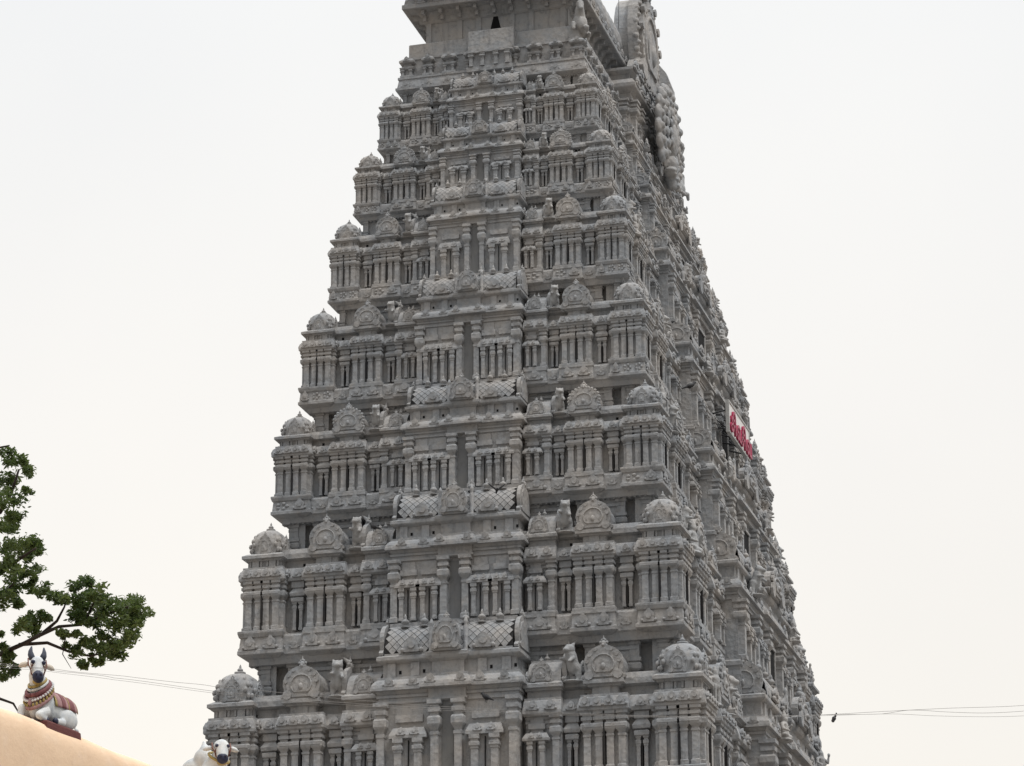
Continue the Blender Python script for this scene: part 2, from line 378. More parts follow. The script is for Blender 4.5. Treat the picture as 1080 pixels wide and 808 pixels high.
# --- projecting bay with a lattice barrel roof : origin at its front centre, z=0 at the pillar base
def bay_parts(H, q, hw, zk, dep, rng, orn, entrance=False, double=True):
    """zk = height of the kapota's underside above the base"""
    parts = {}; b = MB(); W = hw - .26 * q; o = .26 * q
    base = [(.1 * q, -.42 * H), (.1 * q, -.05 * H), (.16 * q, -.04 * H), (.16 * q, -.012 * H), (.06 * q, 0), (.06 * q, .012 * H)]
    b.loft(-W, W, 0, dep, base)
    ze = zk - .075 * H
    b.loft(-W, W, 0, dep, [(0, 0), (0, ze), (.06 * q, ze + .003 * H), (.06 * q, ze + .018 * H), (.02 * q, ze + .02 * H), (.02 * q, ze + .035 * H), (.08 * q, ze + .037 * H), (.08 * q, ze + .052 * H), (.03 * q, ze + .054 * H), (.12 * q, zk + .002 * H), (.12 * q, zk + .006 * H)])
    b.loft(-W, W, 0, dep, [(0, zk), (o, zk + .002 * H), (o, zk + .016 * H), (o * .9, zk + .035 * H), (o * .6, zk + .055 * H), (.06 * q, zk + .07 * H), (.06 * q, zk + .085 * H), (-.1 * q, zk + .09 * H), (-.1 * q, zk + .165 * H), (0, zk + .172 * H), (.08 * q, zk + .18 * H), (.1 * q, zk + .186 * H), (.1 * q, zk + .205 * H), (0, zk + .215 * H)])
    # raised centre of the cornice
    cw = W * (.27 if not entrance else .3)
    b.loft(-cw, cw, -.14 * q, .5, [(0, ze + .004 * H), (.06 * q, ze + .01 * H), (.06 * q, ze + .02 * H), (0, ze + .022 * H), (0, zk), (o, zk + .004 * H), (o, zk + .019 * H), (o * .9, zk + .038 * H), (o * .6, zk + .058 * H), (.06 * q, zk + .073 * H), (.06 * q, zk + .088 * H), (-.1 * q, zk + .093 * H), (-.1 * q, zk + .16 * H), (.05 * q, zk + .176 * H), (.1 * q, zk + .19 * H), (.1 * q, zk + .21 * H), (0, zk + .22 * H)])
    nk = 2 if not entrance else 4
    for sx in (-1, 1):
        for i in range(nk):
            u = sx * (cw + (W - cw) * (i + .62) / (nk + .1))
            kudu(b, T(u, -o * .85, zk + .025 * H), .30 * q, .36 * q, .05 * q)
            b.box(u - .16 * q, u + .16 * q, .02 * q, .3 * q, zk + .09 * H, zk + .168 * H)
            if orn: b.box(u + .27 * q, u + .36 * q, .085 * q, .12 * q, zk + .105 * H, zk + .125 * H, 3)
        kudu(b, T(sx * cw * .8, -.14 * q - o * .85, zk + .028 * H), .28 * q, .34 * q, .05 * q)
        # ornaments on the flanks
        for yy in (.35 * q, 1.0 * q):
            kudu(b, T(sx * (W + o * .85), yy, zk + .025 * H) @ RZ(sx * math.pi / 2), .28 * q, .34 * q, .05 * q)
    # centre slit / doorway; the doorway's inner shade is painted as a black box
    if entrance:
        b.box(-W * .12, W * .12, -.03 * q, .1, .0, zk * .70, 3)
        for sx in (-1, 1): b.box(sx * W * .12 - .06 * q, sx * W * .12 + .06 * q, -.08 * q, .1, 0, zk * .70)
        b.box(-W * .14, W * .14, -.10 * q, .1, zk * .70, zk * .74)
    else:
        b.box(-W * .085, W * .085, -.03 * q, .1, .012 * H, ze - .02 * H, 2)
    parts['bay'] = b
    # pillars
    hwp = .135 * q if not entrance else .17 * q
    us = (-.95, -.17, .17, .95) if not entrance else (-.965, -.55, -.22, .22, .55, .965)
    parts['pillars'] = [pillar(u * W, -.10 * q, hwp, .004 * H, ze + .004 * H) for u in us] 
    # flank pilasters belong to the body
    for sx in (-1, 1):
        m = pillar(0, 0, hwp, .004 * H, ze + .004 * H)
        b.merge(m, T(sx * (W + .05 * q), .95 * q, 0))
    # pavilions
    pv = []
    if entrance: spots, pw = [(-.76, 0), (-.38, 0), (.38, 0), (.76, 0)], W * .10
    elif double: spots, pw = [(-.735, 0), (-.40, 0), (.40, 0), (.735, 0)], W * .155
    else: spots, pw = [(-.55, 0), (.55, 0)], W * .23
    for u, _ in spots:
        m = pavilion(q, pw, .012 * H, ze - .01 * H); mm = MB(); mm.merge(m, T(u * W, -.005, 0)); pv.append(mm)
    parts['pavilions'] = pv
    # lattice barrel roof
    r = MB(); z0 = zk + .205 * H; rh = .212 * H; rd = .80 * q; y0 = -.0
    n = 10
    def pt(u, t, off=0):
        tt = R(-6 + 100 * t); c, s_ = math.cos(tt), math.sin(tt)
        return (u, y0 + rd - (rd + off) * c, z0 + .015 * H + (rh + off) * s_ * .9)
    L = W * .93
    for i in range(n):
        t0, t1 = i / n, (i + 1) / n
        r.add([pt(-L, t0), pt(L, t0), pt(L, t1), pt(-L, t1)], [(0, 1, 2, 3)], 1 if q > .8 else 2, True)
    # raised diamond tiles
    td = .30 * q; nt_ = max(3, int(round(rh * 1.45 / td))); nu = int(round(2 * L / td)); du = 2 * L / nu; g = .92
    for a in range(nu * 2 - 1):
        u = -L + du * (a + 1) / 2
        for k in range(nt_ * 2):
            if (a + k) % 2: continue
            tc = (k + .5) / (2 * nt_); ht = .5 / nt_ * g; hu = du / 2 * g
            if tc - ht < .02 or tc + ht > .95: continue
            r.add([pt(u, tc - ht, .03), pt(u + hu, tc, .03), pt(u, tc + ht, .03), pt(u - hu, tc, .03)], [(0, 1, 2, 3)], 0)
    r.box(-L, L, y0 - .02 * q, y0 + .3 * q, z0 - .004 * H, z0 + .02 * H)
    zt = z0 + .015 * H + rh * .9
    r.box(-L * 1.0, L * 1.0, y0 + rd * .72, dep, zt - .02 * H, zt + .018 * H)
    # small gables sitting on the lattice
    for sx in (-1, 1):
        for u in ((.52,) if not entrance else (.42, .7)):
            kudu(r, T(sx * W * u, y0 - .06 * q, z0 + .02 * H), .55 * q, rh * .42, .10 * q)
    parts['lattice_roof'] = r
    c = MB(); gable(c, T(0, y0 - .12 * q, z0 + .008 * H), (W * .40 if not entrance else W * .42), rh * .93, .24 * q, True)
    for sx in (-1, 1):
        m = MB(); x = sx * W * (.25 if not entrance else .27)
        m.lathe(x, y0 + .02 * q, [(.09 * q, z0), (.11 * q, z0 + .02 * H), (.085 * q, z0 + .03 * H), (.10 * q, z0 + rh * .72), (.06 * q, z0 + rh * .8), (.1 * q, z0 + rh * .86), (.02 * q, z0 + rh * 1.0)], 6, 0, True); c.merge(m)
    parts['gable'] = c
    ends = []
    for sx in (-1, 1):
        e = MB(); gable(e, T(sx * (W * .95), y0 + rd * .95, z0 + .006 * H) @ RZ(sx * math.pi / 2), 1.85 * rd, rh * 1.02, .15 * q, entrance); ends.append(e)
    parts['ends'] = ends
    fn = []
    for u in ((-.68, -.4, .2, .44, .7) if not entrance else (-.8, -.6, -.4, .4, .6, .8)): fn.append(kalasha(u * W, y0 + rd * .50, zt - .02 * H, .15 * q))
    parts['finials'] = fn
    return parts

# ------------------------------------------------------------------ the tower
tower = empty('temple_tower', (0, 0, 0))
tag(tower, 'tall grey carved stone temple gateway tower with tapering storeys of domed shrines', 'temple tower')

ZS = {-2: 15.9, -1: 22.8, 0: 29.40, 1: 35.29, 2: 40.10, 3: 44.74, 4: 48.85, 5: 52.05, 6: 55.0}
AS = {-2: 10.85, -1: 9.88, 0: 8.95, 1: 8.04, 2: 7.26, 3: 6.38, 4: 5.60, 5: 4.82, 6: 4.23}
BD = 6.10
ZK = {-2: 20.7, -1: 27.29, 0: 33.09, 1: 38.29, 2: 43.21, 3: 47.80, 4: 51.15, 5: 53.82}      # front bay kapota
HWF = {-2: 3.25, -1: 3.02, 0: 2.82, 1: 2.54, 2: 2.33, 3: 2.05, 4: 1.85, 5: 1.71}
ZKR = {-2: 20.5, -1: 27.05, 0: 32.85, 1: 37.95, 2: 42.75, 3: 47.25, 4: 50.55, 5: 53.35}
HWR = {-2: 7.3, -1: 7.2, 0: 7.05, 1: 6.9, 2: 6.75, 3: 6.55, 4: 6.25, 5: 5.7}
FACES = (0, 1, 2, 3)             # front(-y) right(+x) back(+y) left(-x)
def face_mat(face, u, off, z, a, b):
    """local frame of a face: x along it, -y outward; off = distance in front of the slab edge"""
    half = b if face in (0, 2) else a
    return RZ(face * math.pi / 2) @ T(u, -half - off, z)

def put_pillars(pls, holder, M, sep):
    for p in pls:
        if sep: p_o = link('pillar', mesh_of(p, 'pillar'), holder)
        else: STUFF['pillar'].merge(p, M)

STATUE_SPOTS = []
rng = random.Random(3)
for s in range(-2, 6):
    z = ZS[s]; H = ZS[s + 1] - z; a = AS[s]; b = a + BD; q = a / 8.95
    orn = True
    vis = s >= -1
    a2 = AS[s + 1]
    # ---------- storey wall : plinth bed, recessed wall, entablature behind the shrines and the upper recessed wall
    wmb = MB(); ins = .70 * q
    up = (a - a2) + .62 * q
    def ring(o0, z0, o1=None, z1=None): pass
    prof = [(-.42 * q, -.06 * H), (-.30 * q, -.01 * H), (-.22 * q, 0), (-.22 * q, .12 * H), (-.3 * q, .14 * H), (-ins, .15 * H), (-ins, .46 * H), (-ins + .1 * q, .47 * H), (-ins + .1 * q, .50 * H),
            (-.36 * q, .505 * H), (-.34 * q, .525 * H), (-.40 * q, .555 * H), (-.52 * q, .59 * H), (-.58 * q, .60 * H), (-.78 * q, .605 * H), (-.78 * q, .655 * H), (-.56 * q, .667 * H), (-.56 * q, .70 * H), (-.64 * q, .735 * H), (-up - .42 * q, .74 * H), (-up - .42 * q, .955 * H), (-up + .12 * q, .96 * H), (-up + .12 * q, 1.0 * H), (-up - .3, 1.0 * H)]
    vs = []; fs = []
    for o, zz in prof:
        A, B = a + o, b + o
        vs += [(-A, -B, zz), (A, -B, zz), (A, B, zz), (-A, B, zz)]
    for i in range(len(prof) - 1):
        for j in range(4):
            k = (j + 1) % 4; fs.append((i * 4 + j, i * 4 + k, i * 4 + 4 + k, i * 4 + 4 + j))
    fs.append((0, 3, 2, 1)); nn = len(vs) - 4; fs.append((nn, nn + 1, nn + 2, nn + 3))
    wmb.add(vs, fs)
    # layout of one wing on each face : (kind, centre, half-width)
    cw = a * .105
    wings = {}
    for face in FACES:
        half = a if face in (0, 2) else b
        bayhw = (HWF if face in (0, 2) else HWR)[s] - .26 * q
        c_in = half - 2 * cw
        if face in (0, 2):
            lay = [('gabled', a * .606, a * .103), ('flank', (a * .44 + bayhw) / 2 + .06 * q, (a * .44 - bayhw) / 2 - .03 * q)]
            gaps = [(a * .715, a * .772), (a * .448, a * .498)]
        else:
            Wd = c_in - bayhw
            g0 = c_in - Wd * .15; g1 = g0 - Wd * .36; f0 = g1 - Wd * .13
            lay = [('gabled', (g0 + g1) / 2, (g0 - g1) / 2), ('flank', (f0 + bayhw + .1 * q) / 2, (f0 - bayhw - .1 * q) / 2)]
            gaps = [(g0 + .03, c_in - .03), (f0 + .03, g1 - .03)]
        wings[face] = (lay, gaps, bayhw)
    # niche pieces in the gaps + dentils + pilaster stubs on the upper wall, part of the storey wall
    for face in FACES:
        F = face_mat(face, 0, 0, 0, a, b); lay, gaps, bayhw = wings[face]
        n = MB()
        for sg in (-1, 1):
            for g0, g1 in gaps:
                c = sg * (g0 + g1) / 2; w = abs(g1 - g0) / 2
                wn = min(w * .98, .40 * q)
                for sx in (-1, 1): n.lathe(c + sx * wn * .52, .56 * q, [(r * wn * .26, .168 * H + zz * .2 * H) for r, zz in PILS], 4)
                n.loft(c - wn * .9, c + wn * .9, .44 * q, 1.0 * q, [(-.08 * q, .35 * H), (.03 * q, .362 * H), (.04 * q, .385 * H), (-.05 * q, .395 * H)])
                n.loft(c - wn * .72, c + wn * .72, .52 * q, 1.0 * q, [(-.1 * q, .39 * H), (.12 * q, .40 * H), (.14 * q, .42 * H), (.02 * q, .455 * H), (.08 * q, .46 * H), (.08 * q, .50 * H)])
                n.box(c - .022 * q, c + .018 * q, .46 * q, .9 * q, .17 * H, .37 * H, 1)
                n.loft(c - w, c + w, .24 * q, 1.0 * q, [(0, .0), (0, .028 * H), (-.05 * q, .034 * H), (-.07 * q, .10 * H), (-.03 * q, .11 * H), (-.03 * q, .14 * H), (-.2 * q, .145 * H)])
                kudu(n, T(c, .36 * q, .525 * H) @ Matrix.Rotation(R(-4), 4, 'X'), .26 * q, .32 * q, .08 * q)
                kudu(n, T(c, .23 * q, .035 * H), w * 1.1, .085 * H, .05)
            segs = [(c - w * .97, c + w * .97) for _, c, w in lay] + [((a if face in (0, 2) else b) - 2 * cw - .02, (a if face in (0, 2) else b) - up - .004)]
            for e0, e1 in segs:
                n.loft(min(sg * e0, sg * e1), max(sg * e0, sg * e1), up, up + .65 * q, [(0, .72 * H), (0, .80 * H), (.06 * q, .805 * H), (.06 * q, .83 * H), (0, .835 * H), (0, .895 * H), (.07 * q, .90 * H), (.07 * q, .92 * H), (0, .925 * H), (0, .959 * H)], sf=0)
            # stubs of stacked mouldings
            edges = []
            for kind, c, w in lay: edges += [c - w * .86, c + w * .86]
            edges += [(a if face in (0, 2) else b) - 2 * cw + .16 * q]
            for e in edges:
                x = sg * e
                n.loft(x - .17 * q, x + .17 * q, up - .05 * q, up + .2 * q, [(0, .73 * H), (.05 * q, .735 * H), (.05 * q, .765 * H), (-.02 * q, .77 * H), (.08 * q, .785 * H), (.10 * q, .81 * H), (0, .825 * H), (.06 * q, .83 * H), (.06 * q, .85 * H), (0, .855 * H), (0, .925 * H), (.05 * q, .93 * H), (.05 * q, .955 * H)])
            half2 = (a2 if face in (0, 2) else a2 + BD) - .2 * q
            x = bayhw + .05; st = .21 * q
            while x < half2 - .1:
                n.box(sg * x - .045 * q, sg * x + .045 * q, up - .19 * q, up + .1, .945 * H, .975 * H); x += st
            # put-log holes: solid black boxes, the shade inside painted as colour
            for _ in range(2):
                hx = sg * rng.uniform(bayhw + .6, half2 - .5)
                n.box(hx - .05, hx + .05, .772 * q, .82 * q, .615 * H, .615 * H + .11, 3)
        wmb.merge(n, F)
    wo = wmb.build('storey_wall', tower); wo.location = (0, 0, z)
    # ---------- corner shrines
    cp = corner_parts(H, q, cw, rng, orn)
    meC = {k: mesh_of(cp[k], k) for k in ('corner_shrine', 'dome', 'finial')}
    for sx in (-1, 1):
        for sy in (-1, 1):
            M = T(sx * (a - cw), sy * (b - cw), z)
            o = link('corner_shrine', meC['corner_shrine'], tower, M)
            link('dome', meC['dome'], o); link('finial', meC['finial'], o)
            put_pillars(cp['pillars'], o, M, sy < 0 and s in (-1, 0, 1, 2))
            for k in (1, 2, 3):
                MM = M @ RZ(k * math.pi / 2)
                if k != 2: put_pillars(cp['pillars'], o, MM, False)
    # ---------- gabled and flanking shrines
    for ftype in (0, 1):
        lay, gaps, bayhw = wings[ftype]
        gp = gabled_parts(H, q, lay[0][2], rng, orn, s in (1, 4)); fp = flank_parts(H, q, lay[1][2], rng, orn)
        meG = {k: mesh_of(gp[k], k) for k in ('gabled_shrine', 'gable_roof')}
        meF = {k: mesh_of(fp[k], k) for k in ('flanking_shrine', 'barrel_roof', 'end_plate', 'finial')}
        for face in (ftype, ftype + 2):
            for sg in (-1, 1):
                M = face_mat(face, sg * lay[0][1], 0, z, a, b)
                o = link('gabled_shrine', meG['gabled_shrine'], tower, M); link('gable_roof', meG['gable_roof'], o)
                put_pillars(gp['pillars'], o, M, face == 0 and s in (-1, 0, 1, 2))
                M = face_mat(face, sg * lay[1][1], 0, z, a, b) @ Matrix.Diagonal((sg, 1, 1, 1))
                o = link('flanking_shrine', meF['flanking_shrine'], tower, M); link('barrel_roof', meF['barrel_roof'], o); link('end_plate', meF['end_plate'], o)
                if face == 0: link('finial', meF['finial'], o)
                else: STUFF['finial'].merge(fp['finial'], M)
                put_pillars(fp['pillars'], o, M, face == 0 and s in (-1, 0, 1, 2))
                # statue beside the flanking shrine
                if vis and face in (0, 1):
                    c = sg * (gaps[1][0] + gaps[1][1]) / 2
                    STATUE_SPOTS.append((face_mat(face, c, -.55 * q, z + .69 * H, a, b), H, face, s))
                    if face == 1:
                        c = sg * (gaps[0][0] + gaps[0][1]) / 2
                        STATUE_SPOTS.append((face_mat(face, c, -.5 * q, z + .69 * H, a, b), H, face, s))
                        for cc in (lay[0][1] - lay[0][2] * .8, lay[0][1] + lay[0][2] * .8): STATUE_SPOTS.append((face_mat(face, sg * cc, -.28 * q, z + .60 * H, a, b), H, face, s))
                        STATUE_SPOTS.append((face_mat(face, sg * bayhw * .62, .42 * q + .3 * q, z + .64 * H, a, b), H * .8, face, s))
    # ---------- projecting bays
    for ftype in (0, 1):
        ent = ftype == 1
        zkk = (ZKR if ent else ZK); hwm = (HWR if ent else HWF)[s]
        base = (zkk[s - 1] + .43 * (ZS[s] - ZS[s - 1]) + .03) if s > -2 else 17.3
        qb = q * .98
        proj = (.42 if ent else .10) * q
        dep = 2.2 * q
        bp = bay_parts(H, qb, hwm, zkk[s] - base, dep + (.9 * q if ent else 0), rng, orn, ent, s in (0, 1, 2))
        nm = 'entrance_bay' if ent else 'central_bay'
        meB = mesh_of(bp['bay'], nm); meL = mesh_of(bp['lattice_roof'], 'lattice_roof'); meGa = mesh_of(bp['gable'], 'gable')
        meE = [mesh_of(e, 'end_gable') for e in bp['ends']]; meP = [mesh_of(e, 'pavilion') for e in bp['pavilions']]
        meFn = [mesh_of(e, 'finial') for e in bp['finials']]
        for face in (ftype, ftype + 2):
            M = face_mat(face, 0, proj, base, a, b)
            o = link(nm, meB, tower, M); link('lattice_roof', meL, o); link('gable', meGa, o)
            for e in meE: link('end_gable', e, o)
            if face < 2:
                for e in meP: link('pavilion', e, o)
            if face == 0:
                for e in meFn: link('finial', e, o)
            else:
                for e in bp['finials']: STUFF['finial'].merge(e, M)
            put_pillars(bp['pillars'], o, M, face == 0 and s in (-1, 0, 1))

# ---------- base storeys below the frame
base = MB()
A0, B0 = 11.5, 17.6
def ring_loft(mb, prof, A, B, mi=0):
    mb.loft(-A, A, -B, B, prof, mi, back=True)
ring_loft(base, [(.9, 0), (.9, .5), (.6, .6), (.6, 1.2), (.75, 1.35), (.4, 1.6), (.2, 1.7), (.2, 2.1), (0, 2.2), (0, 6.6), (.15, 6.7), (.15, 7.0), (.7, 7.1), (.7, 7.3), (.3, 7.8), (0, 7.9), (0, 8.4), (.2, 8.5), (.2, 8.9), (0, 9), (0, 13.6), (.15, 13.7), (.15, 14.0), (.7, 14.1), (.7, 14.3), (.3, 14.9), (-.4, 15.0), (-.4, 16)], A0, B0)
for face in FACES:
    half = A0 if face in (0, 2) else B0; perp = B0 if face in (0, 2) else A0
    F = RZ(face * math.pi / 2) @ T(0, -perp, 0); n = MB()
    k = int(half * 2 / 1.6)
    for i in range(k + 1):
        u = -half + .5 + (2 * half - 1) * i / k
        if face in (1, 3) and abs(u) < 2.8: continue
        n.merge(pillar(u, -.08, .2, 2.2, 6.7)); n.merge(pillar(u, -.08, .2, 9.0, 13.7))
    if face in (1, 3):
        n.box(-2.2, 2.2, -.12, .3, 0, 6.4, 3)
        for sx in (-1, 1): n.box(sx * 2.4 - .25, sx * 2.4 + .25, -1.0, .3, 0, 6.4)
        n.box(-2.8, 2.8, -1.0, .3, 6.4, 7.0)
    base.merge(n, F)
base.build('base_storey', tower)

# ---------- crowning storey, neck, eaves and barrel roof
a6 = AS[6]; b6 = a6 + BD; q6 = a6 / 8.95
pz = MB()
pz.loft(-a6, a6, -b6, b6, [(-.3, 54.86), (0, 55.0), (0, 55.1), (-.06, 55.12), (-.12, 55.5), (-.08, 55.52), (-.08, 55.62), (-.3, 55.64), (-.42, 55.66), (-.42, 56.5), (-.36, 56.52), (-.36, 56.66), (-.5, 56.68)], back=True)
for face in FACES:
    half = a6 if face in (0, 2) else b6; n = MB()
    cnt = 9 if face in (0, 2) else 22
    for i in range(cnt):
        u = -half + .45 + (2 * half - .9) * i / (cnt - 1)
        w = .26 if i % 2 else .34
        n.loft(u - w * .7, u + w * .7, .22, .6, [(0, 55.64), (.06, 55.66), (.06, 55.74), (-.03, 55.76), (-.03, 56.0), (.06, 56.03), (.09, 56.1), (0, 56.16), (-.06, 56.18), (-.06, 56.3), (.10, 56.34), (.10, 56.42), (.02, 56.5), (-.05, 56.56)])
        for sx in (-1, 1): n.lathe(u + sx * w * .5, .20, [(r * .045, 55.66 + zz * .4) for r, zz in PIL], 4)
        kudu(n, T(u, .13, 56.38), .2, .22, .04)
        kudu(n, T(u, .1, 55.14), .3, .32, .04)
    if face in (0, 2):
        n.loft(-1.0, 1.0, -.15, 1.0, [(0, 55.4), (0, 55.6), (-.08, 55.62), (-.08, 56.2), (.04, 56.24), (.04, 56.3), (-.05, 56.34), (-.05, 56.6)])
        for u in (-.8, -.3, .3, .8): n.merge(pillar(u, -.12, .07, 55.62, 56.26))
        n.loft(-1.0, 1.0, .12, 1.5, [(0, 56.55), (0, 57.40), (-.03, 57.42)])
    pz.merge(n, face_mat(face, 0, 0, 0, a6, b6))
pz.build('crown_cornice', tower)
pa = MB(); pa.loft(-3.78, 3.78, -b6 + .48, b6 - .48, [(0, 56.6), (0, 57.26), (-.03, 57.3)], back=True)
pa.build('parapet', tower)
nk = MB(); ga, gb = 3.12, 9.45
nk.loft(-ga, ga, -gb, gb, [(0, 57.1), (0, 59.5)], back=True)
for face in (0, 2):
    n = MB()
    for u in (-3.0, -1.6, -.75, .75, 1.6, 3.0): n.box(u - .11, u + .11, -.06, .05, 57.1, 59.3)
    tri = [(.27, 57.6), (.0, 58.75), (-.27, 57.6)]
    n.plate(tri, T(0, .02, 0), .04, 3)  # triangular opening as a black plate, its inner shade painted
    for u in (-2.5, -1.2, -.1, .45, 1.15): n.box(u - .05, u + .05, -.015, .05, 58.86, 58.98, 3)
    nk.merge(n, RZ(face * math.pi / 2) @ T(0, -gb, 0))
for face in (1, 3):
    n = MB()
    for i in range(15): u = -gb + .3 + (2 * gb - .6) * i / 14; n.box(u - .12, u + .12, -.06, .05, 57.1, 59.3)
    nk.merge(n, RZ(face * math.pi / 2) @ T(0, -ga, 0))
nk.build('neck_wall', tower)
rf = MB(); ea, eb = 4.5, 10.45
rf.loft(-ga, ga, -gb, gb, [(.02, 58.35), (.12, 58.42), (.16, 58.62), (.34, 58.8), (.62, 58.84), (.82, 58.80), (.86, 58.82), (.86, 59.0), (.78, 59.06), (.74, 59.3), (.66, 59.34), (.62, 59.6), (.55, 59.65)], back=True)
for face in FACES:
    half = ga if face in (0, 2) else gb; perp = gb if face in (0, 2) else ga; n = MB(); c = 9 if face in (0, 2) else 26
    for i in range(c):
        u = -half + 2 * half * i / (c - 1)
        n.box(u - .07, u + .07, -.6, .0, 58.62, 58.82)
        n.box(u - .07, u + .07, -.3, .0, 58.42, 58.62)
        kudu(n, T(u, -.84, 59.0), .3, .34, .05)
    rf.merge(n, RZ(face * math.pi / 2) @ T(0, -perp, 0))
# barrel vault along y with ribbed tiles
half_prof = [(3.75, 59.35), (3.86, 59.8), (3.82, 60.2), (3.62, 60.7), (3.25, 61.25), (2.7, 61.95), (2.1, 62.7), (1.45, 63.45), (.75, 64.2), (.25, 64.75)]
prof = half_prof + [(0, 64.9)] + [(-x, zz) for x, zz in reversed(half_prof)]; nb = len(prof) - 1
vs = []; fs = []
ny = 60
for j in range(ny + 1):
    y = -10.1 + 20.2 * j / ny; k = 1.0 if j % 2 else .985
    for x, zz in prof: vs.append((x * k, y, 59.35 + (zz - 59.35) * k))
W_ = nb + 1
for j in range(ny):
    for i in range(nb): fs.append((j * W_ + i, j * W_ + i + 1, (j + 1) * W_ + i + 1, (j + 1) * W_ + i))
fs.append(tuple(range(W_))); fs.append(tuple(ny * W_ + i for i in range(W_)))
rf.add(vs, fs)
ro = rf.build('barrel_vault_roof', tower)
for sg in (-1, 1):
    e = MB(); gable(e, (I4 if sg < 0 else RZ(math.pi)) @ T(0, -10.15, 59.3), 7.2, 6.6, .4); e.build('end_gable', ro)
fr = MB()
for i in range(11): fr.merge(kalasha(0, -9 + 1.8 * i, 64.9, .38))
fr.build('finial_row', ro)
# lightning rod on the ridge edge
lr = MB(); lr.tube([(4.0, -3.4, 60.0), (4.05, -3.4, 62.2)], .018, 5); lr.tube([(3.9, -3.4, 61.7), (4.2, -3.4, 61.7)], .015, 5); lr.build('lightning_rod', tower)

# ---------- tall dormer over the entrance face
def dormer(sg):
    Fm = RZ(math.pi / 2 if sg > 0 else -math.pi / 2)
    root = MB(); hw = 3.3; f = -4.45                       # front plane at x = 5.05
    root.loft(-hw, hw, f, 0, [(.12, 54.0), (.12, 54.45), (.05, 54.5), (.05, 54.6), (0, 54.62), (0, 56.45), (.1, 56.5), (.1, 56.62), (.03, 56.64), (.03, 56.85), (.16, 56.95), (.30, 57.05), (.32, 57.1), (.32, 57.25), (.15, 57.5), (-.05, 57.55), (-.05, 57.8), (.18, 57.95), (.18, 58.08), (.05, 58.14), (-.2, 58.2)])
    for i in range(7):
        u = -hw + .25 + (2 * hw - .5) * i / 6
        root.merge(pillar(u, f - .07, .16, 54.62, 56.5)); kudu(root, T(u, f - .28, 57.22), .5, .5, .08)
        kudu(root, T(u, f - .2, 58.0), .5, .5, .1)
    for yy in (f + .3,):
        for sx in (-1, 1): root.merge(pillar(0, 0, .16, 54.62, 56.5), T(sx * (hw + .05), yy, 0))
    for u in (-2.0, -1.1, 1.1, 2.0): 
        root.merge(pavilion(.6, .5, 54.65, 56.4), T(u, f - .01, 0))
    root.box(-.55, .55, f - .04, f + .2, 54.62, 56.2, 3)
    
    mb2 = MB(); mb2.merge(root, Fm)
    o = mb2.build('dormer', tower)
    g = MB()
    gable(g, T(0, f + .35, 58.1), 4.2, 5.4, .45)
    g.plate(shoe(3.8, 5.0), T(0, f + 1.05, 58.0), .8)
    g.plate(shoe(3.2, 2.6), T(0, 0, 58.0), 4.0)
    # flame bosses along the rim
    rim = shoe(4.0, 5.2)
    for i, (x, zz) in enumerate(rim):
        g.sph((x, f - .02, 58.1 + zz), (.15, .15, .17), 8, 6)
        if i < len(rim) - 1:
            x2, z2 = rim[i + 1]; g.sph(((x + x2) / 2, f - .1, 58.1 + (zz + z2) / 2), (.11, .14, .12), 8, 5)
    for i, (x, zz) in enumerate(shoe(3.0, 4.1)): g.sph((x, f - .2, 58.3 + zz), (.13, .12, .13), 8, 5)
    g2 = MB(); g2.merge(g, Fm); g2.build('horseshoe_gable', o)
    return o
d1 = dormer(1); dormer(-1)
# many-hooded serpent fan standing on the topmost entrance bay
for k, mb in STUFF.items():
    o = mb.build(k, tower); o['kind'] = 'stuff'

# ------------------------------------------------------------------ blended bodies (statues, bulls, birds)
def blob(name, prims, voxel, smooth=4, mats=None, dec=None):
    """prims: ('s', centre, radii[, rot]) ellipsoids or ('c', p0, r0, p1, r1) tapered limbs, fused to one surface"""
    mb = MB()
    for p in prims:
        if p[0] == 's':
            q_ = MB(); q_.sph((0, 0, 0), p[2], 14, 10); M = T(*p[1])
            if len(p) > 3: M = M @ Matrix.Rotation(p[3][1], 4, p[3][0])
            mb.merge(q_, M)
        else:
            p0, p1 = Vector(p[1]), Vector(p[3]); n = 8
            mb.tube([p0.lerp(p1, i / n) for i in range(n + 1)], [p[2] + (p[4] - p[2]) * i / n for i in range(n + 1)], 12)
            mb.sph(tuple(p0), p[2], 12, 8); mb.sph(tuple(p1), p[4], 12, 8)
    me = mesh_of(mb, name + '_tmp', mats or [M_FIG]); o = bpy.data.objects.new('tmp', me); COL.objects.link(o)
    for p in me.polygons: p.material_index = 0
    md = o.modifiers.new('r', 'REMESH'); md.mode = 'VOXEL'; md.voxel_size = voxel; md.use_smooth_shade = True
    sm = o.modifiers.new('s', 'SMOOTH'); sm.factor = .5; sm.iterations = smooth
    dg = bpy.context.evaluated_depsgraph_get(); dg.update()
    res = bpy.data.meshes.new_from_object(o.evaluated_get(dg)); res.name = name
    bpy.data.objects.remove(o); bpy.data.meshes.remove(me)
    res.materials.clear()
    for m in (mats or [M_FIG]): res.materials.append(m)
    return res

